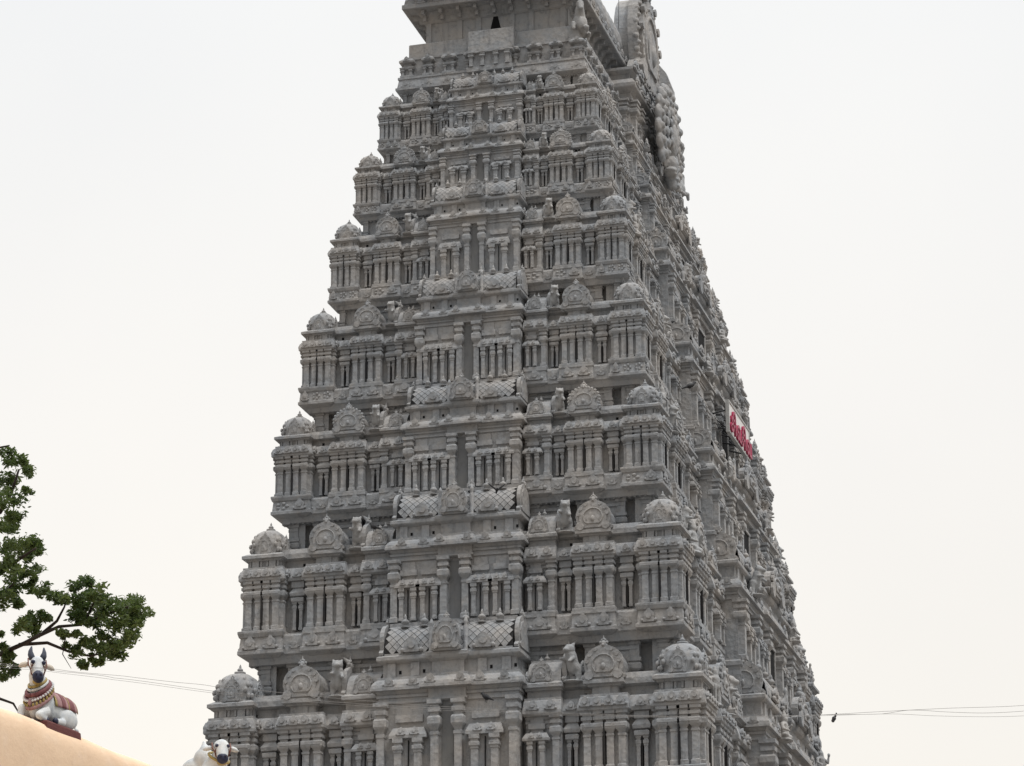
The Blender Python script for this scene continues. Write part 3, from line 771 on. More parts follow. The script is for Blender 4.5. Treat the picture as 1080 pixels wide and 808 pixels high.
# many-hooded serpent fan standing on the topmost entrance bay
fx, fz = 5.45, 56.0
pr_ = [('s', (fx - .1, 0, fz), (.22, 1.75, 1.75)), ('s', (fx + .15, 0, fz - .2), (.3, .55, .9)), ('c', (fx, 0, fz - 1.4), .45, (fx + .1, .1, fz - 2.4), .22)] + [('s', (fx + .12, .42 * math.cos(k), fz - 1.5 - .12 * k), (.3, .3, .13)) for k in range(8)]
for rr, n, br in ((2.05, 17, .40), (1.55, 15, .29), (1.12, 12, .25), (.72, 8, .2)):
    for i in range(n):
        t = R(-62 + 304 * (i + (.5 if n in (15, 8) else 0)) / n); k = (2.1 - rr) * .2
        pr_.append(('s', (fx + k, rr * math.cos(t), fz + rr * math.sin(t)), (br * .45, br * .92, br * 1.0)))
        if rr > 1.3: pr_.append(('s', (fx + k + br * .42, (rr - br * .1) * math.cos(t), fz + (rr - br * .1) * math.sin(t)), (br * .3, br * .4, br * .45)))
fan_me = blob('serpent_hood_fan', pr_, .035, 1, [M_ST])
link('serpent_hood_fan', fan_me, tower)
# statue poses, about 1 unit tall, facing -y
st_stand = blob('statue', [('c', (-.08, 0, .03), .05, (-.09, 0, .45), .085), ('c', (.10, -.04, .03), .05, (.09, 0, .45), .085), ('s', (0, 0, .5), (.15, .11, .12)), ('c', (0, 0, .52), .11, (0, .01, .70), .13),
    ('s', (0, 0, .72), (.18, .1, .07)), ('s', (0, -.01, .84), (.075, .08, .085)), ('c', (0, 0, .9), .08, (0, 0, 1.03), .03), ('c', (-.18, 0, .72), .05, (-.25, -.05, .55), .042), ('c', (-.25, -.05, .55), .042, (-.16, -.14, .5), .035),
    ('c', (.18, 0, .72), .05, (.28, -.04, .62), .042), ('c', (.28, -.04, .62), .042, (.27, -.08, .82), .035), ('s', (.27, -.09, .88), (.06, .04, .07)), ('c', (-.18, -.14, .05), .035, (-.18, -.14, .5), .03), ('s', (0, 0, .01), (.24, .17, .05))], .022)
st_sit = blob('statue', [('s', (0, 0, .12), (.30, .2, .12)), ('s', (-.2, -.08, .16), (.17, .1, .08)), ('s', (.2, -.08, .16), (.17, .1, .08)), ('c', (0, 0, .2), .15, (0, .02, .5), .14), ('s', (0, 0, .54), (.21, .11, .08)),
    ('s', (0, -.02, .7), (.10, .1, .11)), ('c', (0, 0, .78), .1, (0, 0, .98), .035), ('c', (-.2, 0, .53), .06, (-.29, -.05, .35), .05), ('c', (-.29, -.05, .35), .05, (-.15, -.18, .3), .04),
    ('c', (.2, 0, .53), .06, (.30, -.05, .38), .05), ('c', (.3, -.05, .38), .05, (.22, -.16, .55), .04), ('s', (0, 0, .02), (.36, .25, .06))], .024)
st_lion = blob('statue', [('c', (.12, .08, .05), .06, (.10, .08, .35), .09), ('c', (-.12, .08, .05), .06, (-.1, .08, .35), .09), ('s', (0, .05, .4), (.18, .16, .18)), ('c', (0, .03, .42), .15, (0, -.06, .72), .14),
    ('s', (0, -.1, .86), (.14, .13, .13)), ('s', (0, -.22, .82), (.08, .09, .07)), ('c', (.1, -.1, .62), .055, (.13, -.26, .5), .045), ('c', (-.1, -.1, .62), .055, (-.13, -.26, .6), .045), ('s', (.1, -.06, .98), (.04, .03, .05)), ('s', (-.1, -.06, .98), (.04, .03, .05)),
    ('c', (0, .2, .3), .05, (.08, .28, .6), .035), ('s', (0, 0, .02), (.25, .25, .05))], .024)
for i, (M, H, face, s) in enumerate(STATUE_SPOTS):
    me = (st_lion, st_stand, st_sit)[(0 if face == 0 else (i * 7 + s) % 3)]
    h = H * .225 * (1.0 if face == 0 else rng.uniform(.95, 1.25))
    if len([o for o in tower.children if o.name.startswith('statue')]) >= 100: break
    link('statue', me, tower, M @ RZ(rng.uniform(-.5, .5)) @ Matrix.Diagonal((h * 1.1, h * 1.1, h, 1)))

# ------------------------------------------------------------------ camera
cam_d = bpy.data.cameras.new('camera'); cam = bpy.data.objects.new('camera', cam_d); COL.objects.link(cam)
CAM = Vector((32.352, -123.136, 1.6)); PIT, YAW, ROLL = R(18.7185), R(-15.5636), R(-.149); FPX = 3180.88
fw = Vector((math.sin(YAW) * math.cos(PIT), math.cos(YAW) * math.cos(PIT), math.sin(PIT)))
rt = Vector((math.cos(YAW), -math.sin(YAW), 0)); upv = rt.cross(fw)
r2 = rt * math.cos(ROLL) + upv * math.sin(ROLL); u2 = -rt * math.sin(ROLL) + upv * math.cos(ROLL)
cam.matrix_world = Matrix(((r2.x, u2.x, -fw.x, CAM.x), (r2.y, u2.y, -fw.y, CAM.y), (r2.z, u2.z, -fw.z, CAM.z), (0, 0, 0, 1)))
cam_d.sensor_width = 36; cam_d.lens = 36 * FPX / 1080; cam_d.clip_end = 6000; cam_d.clip_start = .5
scene.camera = cam
def at(px, py, d):
    """a point d metres in front of the camera seen at a pixel of the photograph"""
    return CAM + (fw + r2 * ((px - 540) / FPX) + u2 * ((404 - py) / FPX)) * d

# ------------------------------------------------------------------ sign board
M_WHITE = plain('sign_white', (.74, .74, .72), .5, .08); M_RED = plain('sign_red', (.36, .02, .075), .4, .15); M_STEEL = plain('steel_grey', (.42, .42, .41), .55, .2); M_STRUT = plain('dark_steel', (.06, .06, .065), .6, .3)
sign = empty('sign_board', (8.42, -.75, 41.5), math.pi / 2); sign.scale = (.84,) * 3
tag(sign, 'white sign board with large red lettering fixed high on the right face of the tower', 'sign')
sb = MB(); sb.box(-2.62, 2.62, -.05, .05, -.78, .78); sb.build('panel', sign, [M_WHITE] * 5)
fr_ = MB()
for x in (-2.66, 2.66): fr_.box(x - .05, x + .05, -.09, .09, -.86, .86)
for zz in (-.82, .82): fr_.box(-2.61, 2.61, -.09, .09, zz - .045, zz + .045)
fr_.build('frame', sign, [M_STEEL] * 5)
for x in (-2.2, -.75, .75, 2.2):
    st = MB(); st.tube([(x, .06, .5), (x, 1.0, .3)], .04, 6); st.tube([(x, .06, -.6), (x, 1.0, -.3)], .04, 6); st.tube([(x, .06, -.6), (x, 1.0, .3)], .035, 6); st.build('strut', sign, [M_STRUT] * 5)
for k, (txt, x) in enumerate((('சி', -2.5), ('வ', -1.02), ('சி', .02), ('வ', 1.5))):
    cu = bpy.data.curves.new('letter', 'FONT'); cu.body = txt; cu.size = 1.4; cu.extrude = .05; cu.offset = .02
    to = bpy.data.objects.new('tmp', cu); COL.objects.link(to)
    dg = bpy.context.evaluated_depsgraph_get(); me = bpy.data.meshes.new_from_object(to.evaluated_get(dg)); bpy.data.objects.remove(to)
    me.materials.clear(); me.materials.append(M_RED)
    lo = link('letter', me, sign); lo.location = (x, -.11, -.68); lo.rotation_euler = (math.pi / 2, 0, 0)

# ------------------------------------------------------------------ ground
gm, gnt, gb_ = new_mat('ground_earth')
gg = gnt.nodes.new('ShaderNodeNewGeometry')
gnt.links.new(mix(gnt, ramp(gnt, noise(gnt, gg.outputs['Position'], .3, 8), .4, .65), (.13, .115, .10), (.19, .17, .15)), gb_.inputs['Base Color']); gb_.inputs['Roughness'].default_value = .95
g = MB(); g.add([(-3000, -3000, 0), (3000, -3000, 0), (3000, 3000, 0), (-3000, 3000, 0)], [(0, 1, 2, 3)]); tag(g.build('ground', None, [gm] * 5), kind='structure')

# ------------------------------------------------------------------ hall wall carrying the bulls
hm, hnt, hb = new_mat('peach_plaster')
hg = hnt.nodes.new('ShaderNodeNewGeometry'); hp = hg.outputs['Position']
c = mix(hnt, ramp(hnt, noise(hnt, hp, 1.3, 7, .7), .38, .68), (.78, .57, .39), (.70, .50, .34))
c = mix(hnt, ramp(hnt, noise(hnt, hp, 3, 5, .6), .5, .75, (0, 0, 0), (.6, .6, .6)), c, (.80, .62, .47))
c = mix(hnt, ramp(hnt, noise(hnt, hp, 2.2, 6, .8, (1.5, 1.5, .4)), .6, .8, (0, 0, 0), (.5, .5, .5)), c, (.45, .31, .23))
c = mix(hnt, ramp(hnt, noise(hnt, hp, 1.1, 9, .8, (1, 1, 1)), .56, .62, (0, 0, 0), (.35, .35, .35)), c, (.60, .42, .31))
c = mix(hnt, ramp(hnt, noise(hnt, hp, 14, 4, .7), .62, .75, (0, 0, 0), (.5, .5, .5)), c, (.50, .35, .26))
hnt.links.new(c, hb.inputs['Base Color']); hb.inputs['Roughness'].default_value = .9
hbp = hnt.nodes.new('ShaderNodeBump'); hbp.inputs['Strength'].default_value = .3; hbp.inputs['Distance'].default_value = .03
hnt.links.new(noise(hnt, hp, 9, 6, .7), hbp.inputs['Height']); hnt.links.new(hbp.outputs[0], hb.inputs['Normal'])

E0 = at(27, 757, 38.2); E0z = E0.z
E1 = at(168, 809, (E0z - 1.6) / (fw.z + u2.z * (404 - 809) / FPX))
WD = (E1 - E0); WD.z = 0; WD.normalize(); WN = Vector((WD.y, -WD.x, 0))     # WN points out of the wall towards the camera's right
hall_ang = math.atan2(WD.y, WD.x)
hall = MB()
zr = E0z + .10; L0, L1 = -16.0, 22.0; nseg = 160
prof = [(0, 0), (0, 1.5), (0, zr - 1.2), (.015, zr - .5), (.005, zr - .30), (-.015, zr - .2), (-.05, zr - .12), (-.1, zr - .065), (-.18, zr - .025), (-.3, zr - .008), (-.5, zr), (-3.2, zr + .02), (-3.6, zr - .2), (-3.6, 0)]
rg = random.Random(5); vs = []; fs = []
for j in range(nseg + 1):
    x = L0 + (L1 - L0) * j / nseg; wob = .012 * math.sin(x * 1.3 + .6) + .008 * math.sin(x * 4.1 + 1)
    for dn, zz in prof: vs.append((x, -dn, zz + (wob if zz > 1 else 0)))
n = len(prof)
for j in range(nseg):
    for i in range(n - 1): fs.append((j * n + i, (j + 1) * n + i, (j + 1) * n + i + 1, j * n + i + 1))
fs.append(tuple(range(n - 1, -1, -1))); fs.append(tuple(nseg * n + i for i in range(n)))
hall.add(vs, fs, 0, True)
hw_o = hall.build('hall_wall', None, [hm] * 5); hw_o.location = (E0.x, E0.y, 0); hw_o.rotation_euler = (0, 0, hall_ang)
tag(hw_o, 'peach plastered wall with rounded top in the lower left foreground under the bull', 'wall')

# ------------------------------------------------------------------ bull statues
B_WHITE, bnt, bb = new_mat('bull_white')
btc = bnt.nodes.new('ShaderNodeTexCoord'); bo_ = btc.outputs['Object']
c = mix(bnt, ramp(bnt, noise(bnt, bo_, 4, 6, .7), .42, .68), (.60, .61, .60), (.42, .46, .50))
c = mix(bnt, ramp(bnt, noise(bnt, bo_, 11, 5, .8), .56, .78, (0, 0, 0), (.6, .6, .6)), c, (.36, .38, .40))
bnt.links.new(c, bb.inputs['Base Color']); bb.inputs['Roughness'].default_value = .6
B_NAVY = plain('bull_navy', (.025, .028, .06), .5, .3); B_HORN = plain('bull_horn', (.07, .08, .11), .6, .4); B_MAROON = plain('bull_maroon', (.20, .075, .08), .7, .3, 12)
B_PINK = plain('bull_pink', (.38, .22, .22), .7, .3, 12); B_GOLD = plain('bull_gold', (.36, .27, .09), .55, .3, 14); B_EAR = plain('bull_ear', (.62, .55, .46), .7, .2); B_BROWN = plain('bull_halter', (.16, .07, .05), .7, .2)
B_RED = plain('pedestal_red', (.135, .042, .038), .8, .3, 5, .4); B_TEAL = plain('bull_teal', (.32, .42, .42), .7, .2)
def bull_body(turn, drop, extra=(), hs=1.12):
    HT = T(.50, 0, 1.02 - drop) @ RZ(turn) @ Matrix.Scale(hs, 4) @ T(-.50, 0, -1.02)
    def h(p): return tuple(HT @ Vector(p))
    return HT, blob('body', [
    ('s', (-.25, 0, .40), (.62, .34, .36)), ('s', (-.62, 0, .36), (.32, .36, .34)), ('s', (.28, 0, .46), (.34, .33, .40)), ('s', (.06, 0, .84), (.22, .13, .17)), ('c', (.25, 0, .62), .27, h((.50, 0, 1.02)), .19),
    ('s', (.50, 0, .40), (.16, .2, .30)),
    ('s', h((.55, 0, 1.20)), (.18, .18, .17)), ('c', h((.60, 0, 1.20)), .165, h((.76, 0, .95)), .108), ('s', h((.60, 0, 1.02)), (.12, .11, .12)),
    ('c', (.38, .26, .24), .12, (.70, .30, .11), .09), ('c', (.70, .30, .11), .09, (.44, .30, .06), .07), ('c', (.38, -.26, .24), .12, (.66, -.27, .30), .10), ('c', (.66, -.27, .30), .1, (.72, -.27, .06), .075),
    ('s', (-.45, .30, .24), (.36, .13, .22)), ('s', (-.45, -.30, .24), (.36, .13, .22)), ('c', (-.15, .38, .10), .09, (.14, .40, .07), .07), ('c', (-.15, -.38, .10), .09, (.14, -.40, .07), .07),
    ('s', h((.695, .09, 1.215)), (.05, .05, .035)), ('s', h((.695, -.09, 1.215)), (.05, .05, .035))] + list(extra), .022, 4, [B_WHITE])

def bull(loc, heading, label, scale, turn=0.0, drop=0.0, horns=True, extra=(), hs=1.12, slim=1.0):
    root = empty('bull_statue', loc, heading); root.scale = (scale, scale * slim, scale)
    tag(root, label, 'statue')
    HT, me = bull_body(turn, drop, extra, hs)
    body = link('body', me, root)
    def head(mb, name, mt): m2 = MB(); m2.merge(mb, HT); return m2.build(name, root, [mt] * 5)
    for sy in (-1, 1):
        if horns: hn = MB(); hn.tube([(.50, sy * .09, 1.29), (.49, sy * .125, 1.37), (.49, sy * .13, 1.42), (.51, sy * .115, 1.50)], [.062, .058, .042, .012], 10); head(hn, 'horn', B_HORN)
        e = MB(); e.tube([(.52, sy * .15, 1.19), (.50, sy * .22, 1.19), (.49, sy * .29, 1.17), (.49, sy * .34, 1.15)], [.03, .05, .045, .012], 8); head(e, 'ear', B_WHITE if extra else B_EAR)
        ey = MB(); ey.sph((.71, sy * .10, 1.20), (.032, .044, .036), 10, 7); head(ey, 'eye', B_NAVY)
        hv = MB(); hv.sph((.16, sy * .40, .07), (.09, .075, .075), 10, 6); hv.build('hoof', root, [B_NAVY] * 5)
        hf = MB(); hf.sph((.42, .30, .06) if sy > 0 else (.735, -.27, .04), (.09, .08, .07), 10, 6); hf.build('hoof', root, [B_NAVY] * 5)
    m = MB(); m.sph((.775, 0, .945), (.085, .112, .105), 14, 9); m.sph((.835, .045, .98), (.04, .03, .03), 8, 6); m.sph((.835, -.045, .98), (.04, .03, .03), 8, 6); head(m, 'muzzle', B_NAVY)
    jw = MB(); jw.sph((.70, 0, .875), (.10, .095, .045), 12, 7); head(jw, 'lip_band', B_GOLD)
    hl = MB(); hl.tube([(.69, .135 * math.cos(t * .5236), 1.07 + .135 * math.sin(t * .5236)) for t in range(13)], .014, 6)
    for sy in (-1, 1): hl.tube([(.71, sy * .13, 1.05), (.62, sy * .175, 1.17), (.50, sy * .17, 1.29)], .014, 6)
    head(hl, 'halter', B_BROWN)
    def ringpts(c, tilt, rx, ry, n=28):
        return [Vector((c[0] + rx * math.cos(t) * math.cos(tilt), ry * math.sin(t), c[2] + rx * math.cos(t) * math.sin(tilt))) for t in [2 * math.pi * i / n for i in range(n + 1)]]
    for c_, tl, rx, ry, w, mt, nm in (((.44, 0, .88), R(-35), .235, .225, .03, B_GOLD, 'necklace'), ((.42, 0, .83), R(-38), .26, .25, .032, B_WHITE, 'necklace'), ((.40, 0, .76), R(-40), .315, .30, .052, B_MAROON, 'collar'), ((.38, 0, .68), R(-42), .36, .335, .05, B_MAROON, 'collar'), ((.35, 0, .55), R(-42), .40, .355, .045, B_PINK, 'collar'))[:1 if extra else 9]:
        k = MB(); k.tube(ringpts(c_, tl, rx, ry), w, 8); k.build(nm, root, [mt] * 5)
    if not extra:
        bl = MB()
        for p in ringpts((.37, 0, .615), R(-42), .41, .37, 26): bl.sph(tuple(p), (.032, .032, .045), 8, 6)
        bl.build('bell_string', root, [B_GOLD] * 5)
        bd = MB()
        for p in ringpts((.385, 0, .70), R(-42), .40, .37, 34): bd.sph(tuple(p), (.03, .042, .03), 8, 6)
        bd.build('bead_string', root, [B_WHITE] * 5)
        pd = MB(); pd.sph((.69, 0, .40), (.05, .05, .08), 8, 6); pd.build('pendant', root, [B_PINK] * 5)
    # saddle cloth: patch hugging the back
    for x0, x1, mt, nm, kk in () if extra else ((-.78, .04, B_PINK, 'saddle_cloth', 1.03), (-.82, -.74, B_GOLD, 'cloth_border', 1.05), (.02, .08, B_GOLD, 'cloth_border', 1.05), (-.28, -.14, B_MAROON, 'cloth_stripe', 1.055), (-.60, -.42, B_MAROON, 'cloth_stripe', 1.055), (-.44, -.40, B_GOLD, 'cloth_stripe', 1.065)):
        sc = MB(); nx, na = 8, 20; vs = []; fs = []
        for i in range(nx + 1):
            x = x0 + (x1 - x0) * i / nx
            f1 = max(0.0, 1 - ((x + .25) / .62) ** 2); f2 = max(0.0, 1 - ((x + .62) / .32) ** 2); f3 = max(0, 1 - ((x - .28) / .34) ** 2)
            ry = max(.34 * f1 ** .5, .36 * f2 ** .5, .33 * f3 ** .5) * kk + .005; rz_ = max(.36 * f1 ** .5, .34 * f2 ** .5, .40 * f3 ** .5 + .05) * kk + .005
            for j in range(na + 1):
                t = R(4 + 172 * j / na); vs.append((x, ry * math.cos(t) * 1.0, .40 + rz_ * math.sin(t)))
        for i in range(nx):
            for j in range(na): fs.append((i * (na + 1) + j, i * (na + 1) + j + 1, (i + 1) * (na + 1) + j + 1, (i + 1) * (na + 1) + j))
        sc.add(vs, fs, 0, True); o = sc.build(nm, root, [mt] * 5); sd = o.modifiers.new('t', 'SOLIDIFY'); sd.thickness = .015; sd.offset = 1
    tl = MB(); tl.tube([(-.92, .05, .45), (-.98, .08, .25), (-.93, .2, .08), (-.8, .32, .04)], [.035, .03, .028, .05], 8); tl.build('tail', root, [B_WHITE] * 5)
    pdst = MB(); pdst.loft(-.74, .60, -.46, .46, [(.04, -.30), (.03, -.10), (.02, -.02), (-.03, .02), (-.06, .03)], back=True); po = pdst.build('pedestal', root, [B_RED] * 5); po.rotation_euler = (0, 0, R(1))
    return root
up_rot = hall_ang + math.pi
# first bull: near the wall's edge, looking along the wall towards the camera
p = E0 + WD * 1.0 - WN * .30
bull((p.x, p.y, zr + .0), up_rot + R(-1), 'white painted seated bull statue with maroon collar and red pedestal on the peach wall', .61, R(46), 0, True, (), 1.3, .80)
p2 = at(216, 846, 44.6)
bull((p2.x, p2.y, p2.z), up_rot + R(66), 'white painted bull statue at the bottom edge, only head and hump in view', .70, R(-30), .14, False, (('s', (-.08, 0, .92), (.26, .2, .26)), ('c', (-.05, 0, 1.1), .13, (-.10, 0, 1.30), .03), ('s', (-.35, 0, .70), (.4, .28, .3))))
bf = bull_body(R(10), 0)[1]; bf.name = 'corner_bull_figure'; bf.materials.clear(); bf.materials.append(M_FIG)
for sy in (-1, 1):
    link('corner_bull_figure', bf, tower, T(3.72, sy * (b6 - .95), 56.95) @ RZ(sy * math.pi / 2 - sy * .25 + (0 if sy < 0 else 0)) @ Matrix.Scale(1.02, 4))

# ------------------------------------------------------------------ overhead cables
M_WIRE = plain('cable_black', (.30, .29, .28), .6, .2)
def cable(name, pts, d0, d1, r, label):
    P3 = []
    x0, x1 = pts[0][0], pts[-1][0]
    # smooth through the knots (Catmull-Rom)
    for i in range(len(pts) - 1):
        q0 = pts[max(i - 1, 0)]; q1 = pts[i]; q2 = pts[i + 1]; q3 = pts[min(i + 2, len(pts) - 1)]
        for k in range(10):
            t = k / 10
            y = .5 * (2 * q1[1] + (q2[1] - q0[1]) * t + (2 * q0[1] - 5 * q1[1] + 4 * q2[1] - q3[1]) * t * t + (-q0[1] + 3 * q1[1] - 3 * q2[1] + q3[1]) * t ** 3)
            x = q1[0] + (q2[0] - q1[0]) * t
            P3.append(at(x, y, d0 + (d1 - d0) * (x - x0) / (x1 - x0)))
    mb = MB(); mb.tube(P3, r, 5); o = mb.build(name, None, [M_WIRE] * 5); tag(o, label, 'cable', 'cables strung across the view'); return o
cable('cable', [(-300, 660), (-60, 692), (50, 706), (83, 710), (120, 715), (225, 729), (360, 741), (480, 748), (620, 754), (760, 756), (865, 754), (940, 750), (1000, 747), (1080, 744), (1300, 735)], 30, 30, .0019, 'thin overhead cable, the top one of the strands at the right edge')
cable('cable', [(-300, 655), (-60, 690), (60, 706), (130, 713), (180, 719), (225, 724), (360, 737), (480, 746), (620, 753), (760, 756), (865, 754), (930, 753), (960, 749), (1000, 751), (1040, 752), (1080, 750), (1300, 746)], 30.1, 30.1, .0019, 'thin overhead cable, the middle one of the strands at the right edge')
cable('cable', [(-300, 668), (-60, 696), (50, 708), (120, 717), (225, 731), (360, 743), (480, 750), (620, 755), (760, 757), (865, 755), (940, 753), (985, 755), (1040, 756), (1080, 755), (1300, 752)], 29.9, 29.9, .0016, 'thin overhead cable, the lowest one of the strands at the right edge')
rag = MB(); w0 = at(882, 752.5, 30)
for k, (dx, dz, rr) in enumerate(((0, 0, .008), (-.01, -.025, .012), (-.025, -.05, .022), (-.035, -.07, .018))): rag.sph((w0.x + dx, w0.y, w0.z + dz), (rr, rr * .7, rr * 1.1), 8, 6)
tag(rag.build('rag', None, [M_STRUT] * 5), 'small dark scrap of rag snagged on the overhead cable right of the tower', 'rag')

# ------------------------------------------------------------------ crows
M_CROW = plain('crow_black', (.018, .018, .02), .55, .2)
crow_me = blob('crow', [('s', (0, 0, .17), (.16, .075, .08), ('Y', R(-25))), ('c', (.10, 0, .22), .06, (.16, 0, .30), .045), ('s', (.18, 0, .31), (.05, .042, .042)), ('c', (-.12, 0, .12), .045, (-.32, 0, .02), .02), ('c', (.21, 0, .31), .02, (.28, 0, .295), .007), ('c', (.0, .03, .1), .014, (.02, .03, 0), .01), ('c', (.0, -.03, .1), .014, (.02, -.03, 0), .01)], .012, 2, [M_CROW])
fly_me = blob('crow', [('s', (0, 0, .17), (.17, .07, .07)), ('s', (.18, 0, .2), (.05, .042, .042)), ('c', (.21, 0, .2), .02, (.28, 0, .19), .007), ('c', (-.12, 0, .16), .05, (-.32, 0, .14), .04), ('c', (.04, .04, .2), .045, (.0, .26, .38), .04), ('c', (.0, .26, .38), .045, (-.1, .40, .52), .02), ('c', (.04, -.04, .2), .045, (.0, -.26, .38), .04), ('c', (.0, -.26, .38), .045, (-.1, -.40, .52), .02)], .018, 2, [M_CROW])
def crow(x, y, z, rz, me, label, s=1.25):
    o = link('crow', me); o.location = (x, y, z); o.rotation_euler = (0, 0, rz); o.scale = (s,) * 3
    tag(o, label, 'bird', 'crows on the tower')
CROWS = [(524, 521, -16.0, 1, 'black crow with raised wings landing on a lattice roof of the tower'), (395, 561, -15.6, 0, 'black crow perched beside the lion figure left of the projecting bay'),
         (513, 741, -17.0, 0, 'black crow perched on a small pavilion at the bottom of the central bay')]
def on_plane_y(px, py, y):
    d = (fw + r2 * ((px - 540) / FPX) + u2 * ((404 - py) / FPX)); t = (y - CAM.y) / d.y; return CAM + d * t
for px, py, y, fl, lab in CROWS:
    q_ = on_plane_y(px, py, y); crow(q_.x, q_.y, q_.z, 2.6 if not fl else -1.2, fly_me if fl else crow_me, lab, .85 if fl else 1.25)
crow(8.35, -10.2, 40.3, .8, crow_me, 'black crow perched on the right face of the tower left of the sign board')

# ------------------------------------------------------------------ tree
LM, lnt, lb = new_mat('leaf_green')
lg = lnt.nodes.new('ShaderNodeNewGeometry')
c = mix(lnt, ramp(lnt, noise(lnt, lg.outputs['Position'], 1.6, 4), .38, .66), (.042, .078, .019), (.120, .162, .046))
rnd = lnt.nodes.new('ShaderNodeTexWhiteNoise'); rnd.noise_dimensions = '3D'
c = mix(lnt, ramp(lnt, noise(lnt, lg.outputs['Position'], 14, 2), .5, .75, (0, 0, 0), (.6, .6, .6)), c, (.10, .13, .03))
lnt.links.new(c, lb.inputs['Base Color']); lb.inputs['Roughness'].default_value = .5
tr = lnt.nodes.new('ShaderNodeBsdfTranslucent'); lnt.links.new(c, tr.inputs[0]); ms = lnt.nodes.new('ShaderNodeMixShader'); ms.inputs[0].default_value = .5
lnt.links.new(lb.outputs[0], ms.inputs[1]); lnt.links.new(tr.outputs[0], ms.inputs[2]); lnt.links.new(ms.outputs[0], lnt.nodes['Material Output'].inputs[0])
BARK = plain('bark_dark', (.045, .035, .03), .9, .4, 4, .5)
TD = 46.0
tb = at(-190, 900, TD)
tree = empty('tree', (tb.x, tb.y, 0)); tag(tree, 'dark green leafy tree reaching in from the left edge behind the bull statue', 'tree')
inv = Vector((tb.x, tb.y, 0))
def tp(px, py, d=0): return at(px, py, TD + d) - inv
trunk = MB()
trunk.tube([(0, 0, 0), (.05, .0, 3), (-.1, .1, 7), tp(-180, 860), tp(-150, 760, .3), tp(-130, 640, .5), tp(-110, 520, .6), tp(-80, 400, .4)], [.42, .36, .32, .28, .22, .17, .12, .06], 10)
trunk.build('trunk', tree, [BARK] * 5)
LIMBS = [([(-150, 770), (-70, 720), (0, 690), (25, 679), (42, 670), (62, 661), (85, 659), (112, 648), (135, 640)], .048), ([(20, 680), (50, 678), (72, 687), (95, 692), (112, 688), (130, 680)], .03), ([(-170, 800), (-60, 765), (0, 737), (14, 742), (20, 752)], .04),
         ([(45, 668), (60, 655), (68, 640), (72, 625)], .03), ([(85, 659), (95, 645), (100, 632), (96, 615)], .03), ([(-130, 650), (-50, 630), (0, 605), (20, 590), (38, 578)], .06), ([(-120, 580), (-40, 560), (0, 540), (12, 520), (20, 495)], .06), ([(-140, 700), (-60, 660), (-10, 640), (15, 615)], .06), ([(112, 648), (128, 655), (142, 660)], .02),
         ([(-110, 520), (-40, 480), (10, 470)], .05), ([(0, 690), (15, 700), (10, 712)], .02), ([(62, 661), (70, 668), (66, 690), (75, 705)], .015)]
for pts, r in LIMBS:
    lm = MB(); m_ = len(pts); lm.tube([tp(x, y, .3 * math.sin(i * 1.3)) for i, (x, y) in enumerate(pts)], [r * (1 - .75 * i / (m_ - 1)) for i in range(m_)], 7); lm.build('branch', tree, [BARK] * 5)
CL = [(30, 90, 26), (90, 140, 20), (60, 110, 24), (20, 150, 34), (85, 205, 14), (20, 230, 36), (40, 300, 30), (15, 320, 26), (60, 285, 16), (110, 365, 24), (70, 385, 26), (20, 380, 34), (100, 410, 22), (40, 430, 34), (15, 460, 28), (110, 460, 20), (60, 480, 30), (130, 510, 22), (30, 520, 26), (20, 550, 30), (55, 555, 14), (152, 530, 16), (92, 500, 20), (120, 385, 18),
      (200, 530, 26), (240, 500, 18), (285, 492, 24), (230, 560, 28), (270, 540, 26), (320, 530, 26), (340, 570, 30), (400, 545, 28), (430, 560, 26), (452, 590, 22), (400, 600, 32), (360, 610, 30), (430, 635, 24), (400, 660, 26), (340, 645, 30), (300, 625, 28), (250, 600, 28), (260, 580, 28), (190, 545, 16), (310, 580, 28), (375, 570, 26), (420, 600, 28),
      (280, 690, 24), (240, 715, 18), (330, 690, 26), (370, 705, 24), (300, 735, 16), (262, 745, 16), (355, 720, 16), (320, 745, 12), (255, 690, 16), (385, 680, 18), (80, 620, 20), (100, 640, 20), (65, 640, 16), (130, 600, 18), (115, 615, 18), (15, 705, 24), (20, 735, 24), (35, 765, 20), (10, 780, 24), (30, 720, 16), (190, 650, 14), (205, 660, 12), (150, 600, 12), (95, 600, 14), (240, 655, 12), (5, 660, 10), (210, 690, 10)]
rt_ = random.Random(11)
def leaf_clump(mb, px, py, rpx, count, d):
    for _ in range(count):
        x, y, zz = (rt_.gauss(0, .68) for _ in range(3))
        x, y, zz = (max(-1.25, min(1.25, k_)) for k_ in (x, y, zz)); c = Vector(tp(px, py, d)) + r2 * (x * rpx / FPX * TD) + u2 * (y * rpx / FPX * TD * .85) + fw * (zz * rpx / FPX * TD * 1.3)
        L = rt_.uniform(.028, .06); w = L * rt_.uniform(.30, .5)
        ax = Vector((rt_.uniform(-1, 1), rt_.uniform(-1, 1), rt_.uniform(-.9, .5))).normalized(); n = ax.cross(Vector((rt_.uniform(-1, 1), rt_.uniform(-1, 1), rt_.uniform(-1, 1)))).normalized()
        k = ax.cross(n) * L * .12
        mb.add([c - ax * L, c + n * w * .9 - ax * L * .2 + k, c + n * w * .5 + ax * L * .55 + k, c + ax * L, c - n * w * .5 + ax * L * .55 + k, c - n * w * .9 - ax * L * .2 + k], [(0, 1, 2, 3), (0, 3, 4, 5)])
cr = MB()
